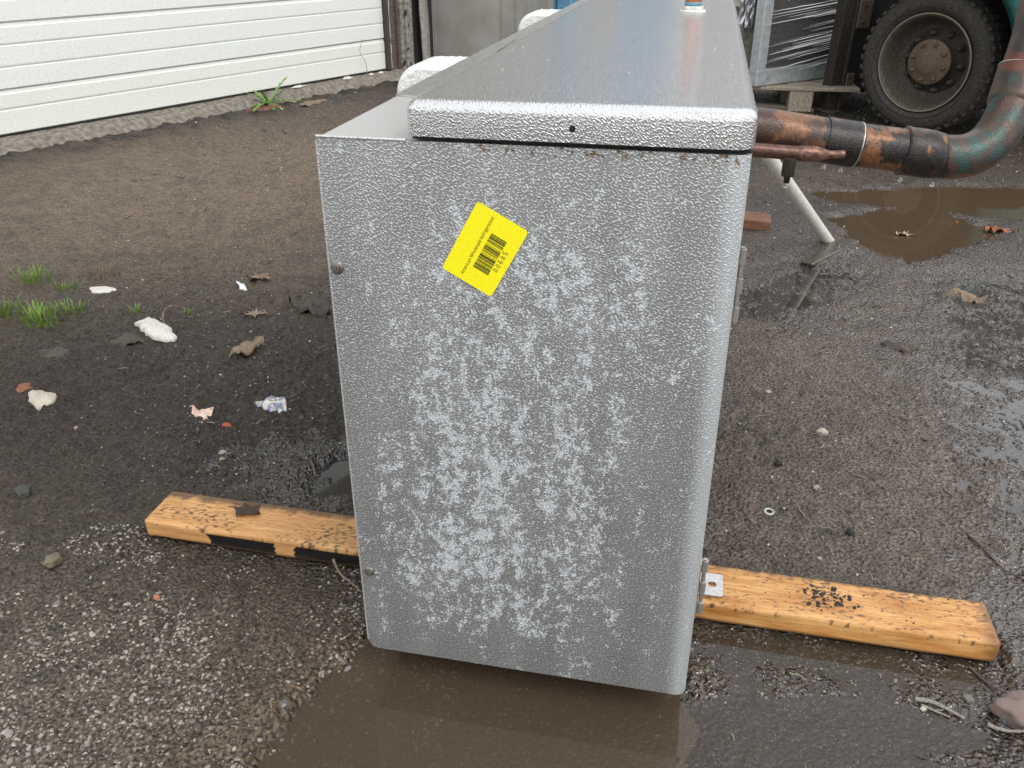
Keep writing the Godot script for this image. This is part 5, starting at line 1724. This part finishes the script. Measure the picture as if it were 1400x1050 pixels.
# ----------------------------------------------------------------
func _ready() -> void:
	rng.seed = 20240
	var cam := Camera3D.new()
	cam.name = "camera"
	cam.fov = 47.72
	cam.near = 0.05
	cam.far = 300.0
	cam.transform = Transform3D(Basis(Vector3(0.97827, -0.002346, -0.20732), Vector3(-0.094201, 0.885737, -0.454528), Vector3(0.184697, 0.464181, 0.866270)), Vector3(0, 0.9, 0))
	add_child(cam)
	cam.current = true
	var sky := ProceduralSkyMaterial.new()
	sky.sky_top_color = Color(0.85, 0.865, 0.885)
	sky.sky_horizon_color = Color(0.88, 0.88, 0.875)
	sky.sky_curve = 0.2
	sky.ground_bottom_color = Color(0.30, 0.28, 0.26)
	sky.ground_horizon_color = Color(0.5, 0.48, 0.46)
	sky.sky_energy_multiplier = 1.2
	var env := Environment.new()
	env.background_mode = Environment.BG_SKY
	env.sky = Sky.new()
	env.sky.sky_material = sky
	env.tonemap_mode = Environment.TONE_MAPPER_LINEAR
	env.tonemap_exposure = 1.55
	env.sdfgi_enabled = true
	env.ssao_enabled = true
	env.ssil_enabled = true
	var we := WorldEnvironment.new()
	we.name = "world_environment"
	we.environment = env
	add_child(we)
	var sun := DirectionalLight3D.new()
	sun.name = "sun"
	sun.light_energy = 0.42
	sun.light_angular_distance = 30.0
	sun.light_color = Color(1.0, 0.995, 0.985)
	sun.shadow_enabled = true
	sun.rotation_degrees = Vector3(-50, 44, 0)
	add_child(sun)

	n_low.seed = 1; n_low.frequency = 1.3; n_low.fractal_octaves = 3
	n_mid.seed = 2; n_mid.frequency = 9.0; n_mid.fractal_octaves = 4
	n_fine.seed = 3; n_fine.frequency = 55.0; n_fine.fractal_octaves = 3; n_fine.fractal_gain = 0.6
	n_tint.seed = 4; n_tint.frequency = 1.6; n_tint.fractal_octaves = 4
	var near := [Vector2(-0.395, -0.845), Vector2(-0.43, -0.745), Vector2(-0.442, -0.694), Vector2(-0.44, -0.62), Vector2(-0.43, -0.45), Vector2(0.15, -0.45), Vector2(0.118, -0.70), Vector2(0.085, -0.79), Vector2(0.054, -0.846), Vector2(0.03, -0.92), Vector2(-0.05, -0.96), Vector2(-0.202, -0.96), Vector2(-0.381, -0.89)]
	var shallow := [Vector2(0.07, -0.93), Vector2(0.25, -0.965), Vector2(0.40, -0.955), Vector2(0.44, -0.90), Vector2(0.42, -0.80), Vector2(0.36, -0.5), Vector2(0.09, -0.5), Vector2(0.05, -0.8)]
	var far := [Vector2(0.429, -3.46), Vector2(0.642, -3.53), Vector2(0.968, -3.66), Vector2(1.35, -3.71), Vector2(1.5, -3.4), Vector2(1.25, -3.22), Vector2(1.08, -3.24), Vector2(0.90, -3.27), Vector2(0.93, -3.16), Vector2(1.02, -3.08), Vector2(0.93, -2.97), Vector2(0.773, -2.80), Vector2(0.659, -2.70), Vector2(0.574, -2.76), Vector2(0.509, -2.92), Vector2(0.47, -3.13), Vector2(0.60, -3.22), Vector2(0.70, -3.30), Vector2(0.5, -3.36)]
	var left := [Vector2(-0.65, -1.27), Vector2(-0.58, -1.33), Vector2(-0.5, -1.30), Vector2(-0.5, -1.2), Vector2(-0.60, -1.205)]
	var seep := [Vector2(0.09, -2.25), Vector2(0.19, -2.34), Vector2(0.24, -2.30), Vector2(0.18, -2.2), Vector2(0.11, -2.12)]
	pool(near, -0.016, 0.05)
	pool(shallow, -0.0052, 0.12)
	pool(far, -0.014, 0.05)
	pool(left, -0.008, 0.03)
	pool(seep, -0.003, 0.04)
	var sheen := [Vector2(0.14, -2.42), Vector2(0.30, -2.62), Vector2(0.47, -2.70), Vector2(0.50, -2.55), Vector2(0.44, -2.38), Vector2(0.38, -2.22), Vector2(0.24, -2.12), Vector2(0.13, -2.16)]
	var gloss := [Vector2(0.66, -2.6), Vector2(0.98, -2.6), Vector2(0.92, -1.9), Vector2(0.80, -1.45), Vector2(0.66, -1.12), Vector2(0.52, -1.30), Vector2(0.54, -1.7), Vector2(0.62, -2.1)]
	pool(sheen, -0.0026, 0.11)
	pool(gloss, -0.0010, 0.16)

	build_ground()
	var both := [Vector2(-0.395, -0.845), Vector2(-0.43, -0.745), Vector2(-0.442, -0.694), Vector2(-0.44, -0.62), Vector2(-0.43, -0.45), Vector2(0.37, -0.45), Vector2(0.43, -0.80), Vector2(0.45, -0.90), Vector2(0.40, -0.95), Vector2(0.25, -0.955), Vector2(0.07, -0.94), Vector2(-0.05, -0.96), Vector2(-0.202, -0.96), Vector2(-0.381, -0.89)]
	# silt is thick under the unit and settles out to the right: two sheets that meet edge to edge
	var brink := []
	for k in 30: brink.append(Vector2(0.058 + 0.010 * sin(k * 1.7) + 0.006 * sin(k * 0.6), -1.1 + k * 0.025))
	water("puddle", "muddy brown puddle under the near end of the metal unit", both, 0.0, Color(0.090, 0.065, 0.042), 0.67, brink + [Vector2(0.06, -0.2), Vector2(-1.5, -0.2), Vector2(-1.5, -1.1)])
	water("puddle", "clearer shallow water right of the unit, below the timber", both, 0.0, Color(0.060, 0.044, 0.030), 0.47, brink + [Vector2(0.06, -0.2), Vector2(1.5, -0.2), Vector2(1.5, -1.1)])
	water("puddle", "wide brown puddle behind the white pole", far)
	water("puddle", "small dark puddle by the left side of the unit", left, 0.0, Color(0.03, 0.027, 0.024), 0.8)
	water("puddle", "narrow wet seep close to the unit's right side", seep, 0.0, Color(0.05, 0.040, 0.03), 0.7)
	water("puddle", "rainwater glinting in the hollows of mud around the sand patch", sheen, 0.0002, Color(0.05, 0.042, 0.035), 0.35)
	water("puddle", "rainwater glinting in the hollows of asphalt at the right edge", gloss, 0.0003, Color(0.05, 0.045, 0.04), 0.3)
	build_door()
	build_far()
	build_gravel()
	stucco = stucco_texture()
	build_cooler()
	build_timbers()
	build_pipes()
	build_right()
	build_litter()
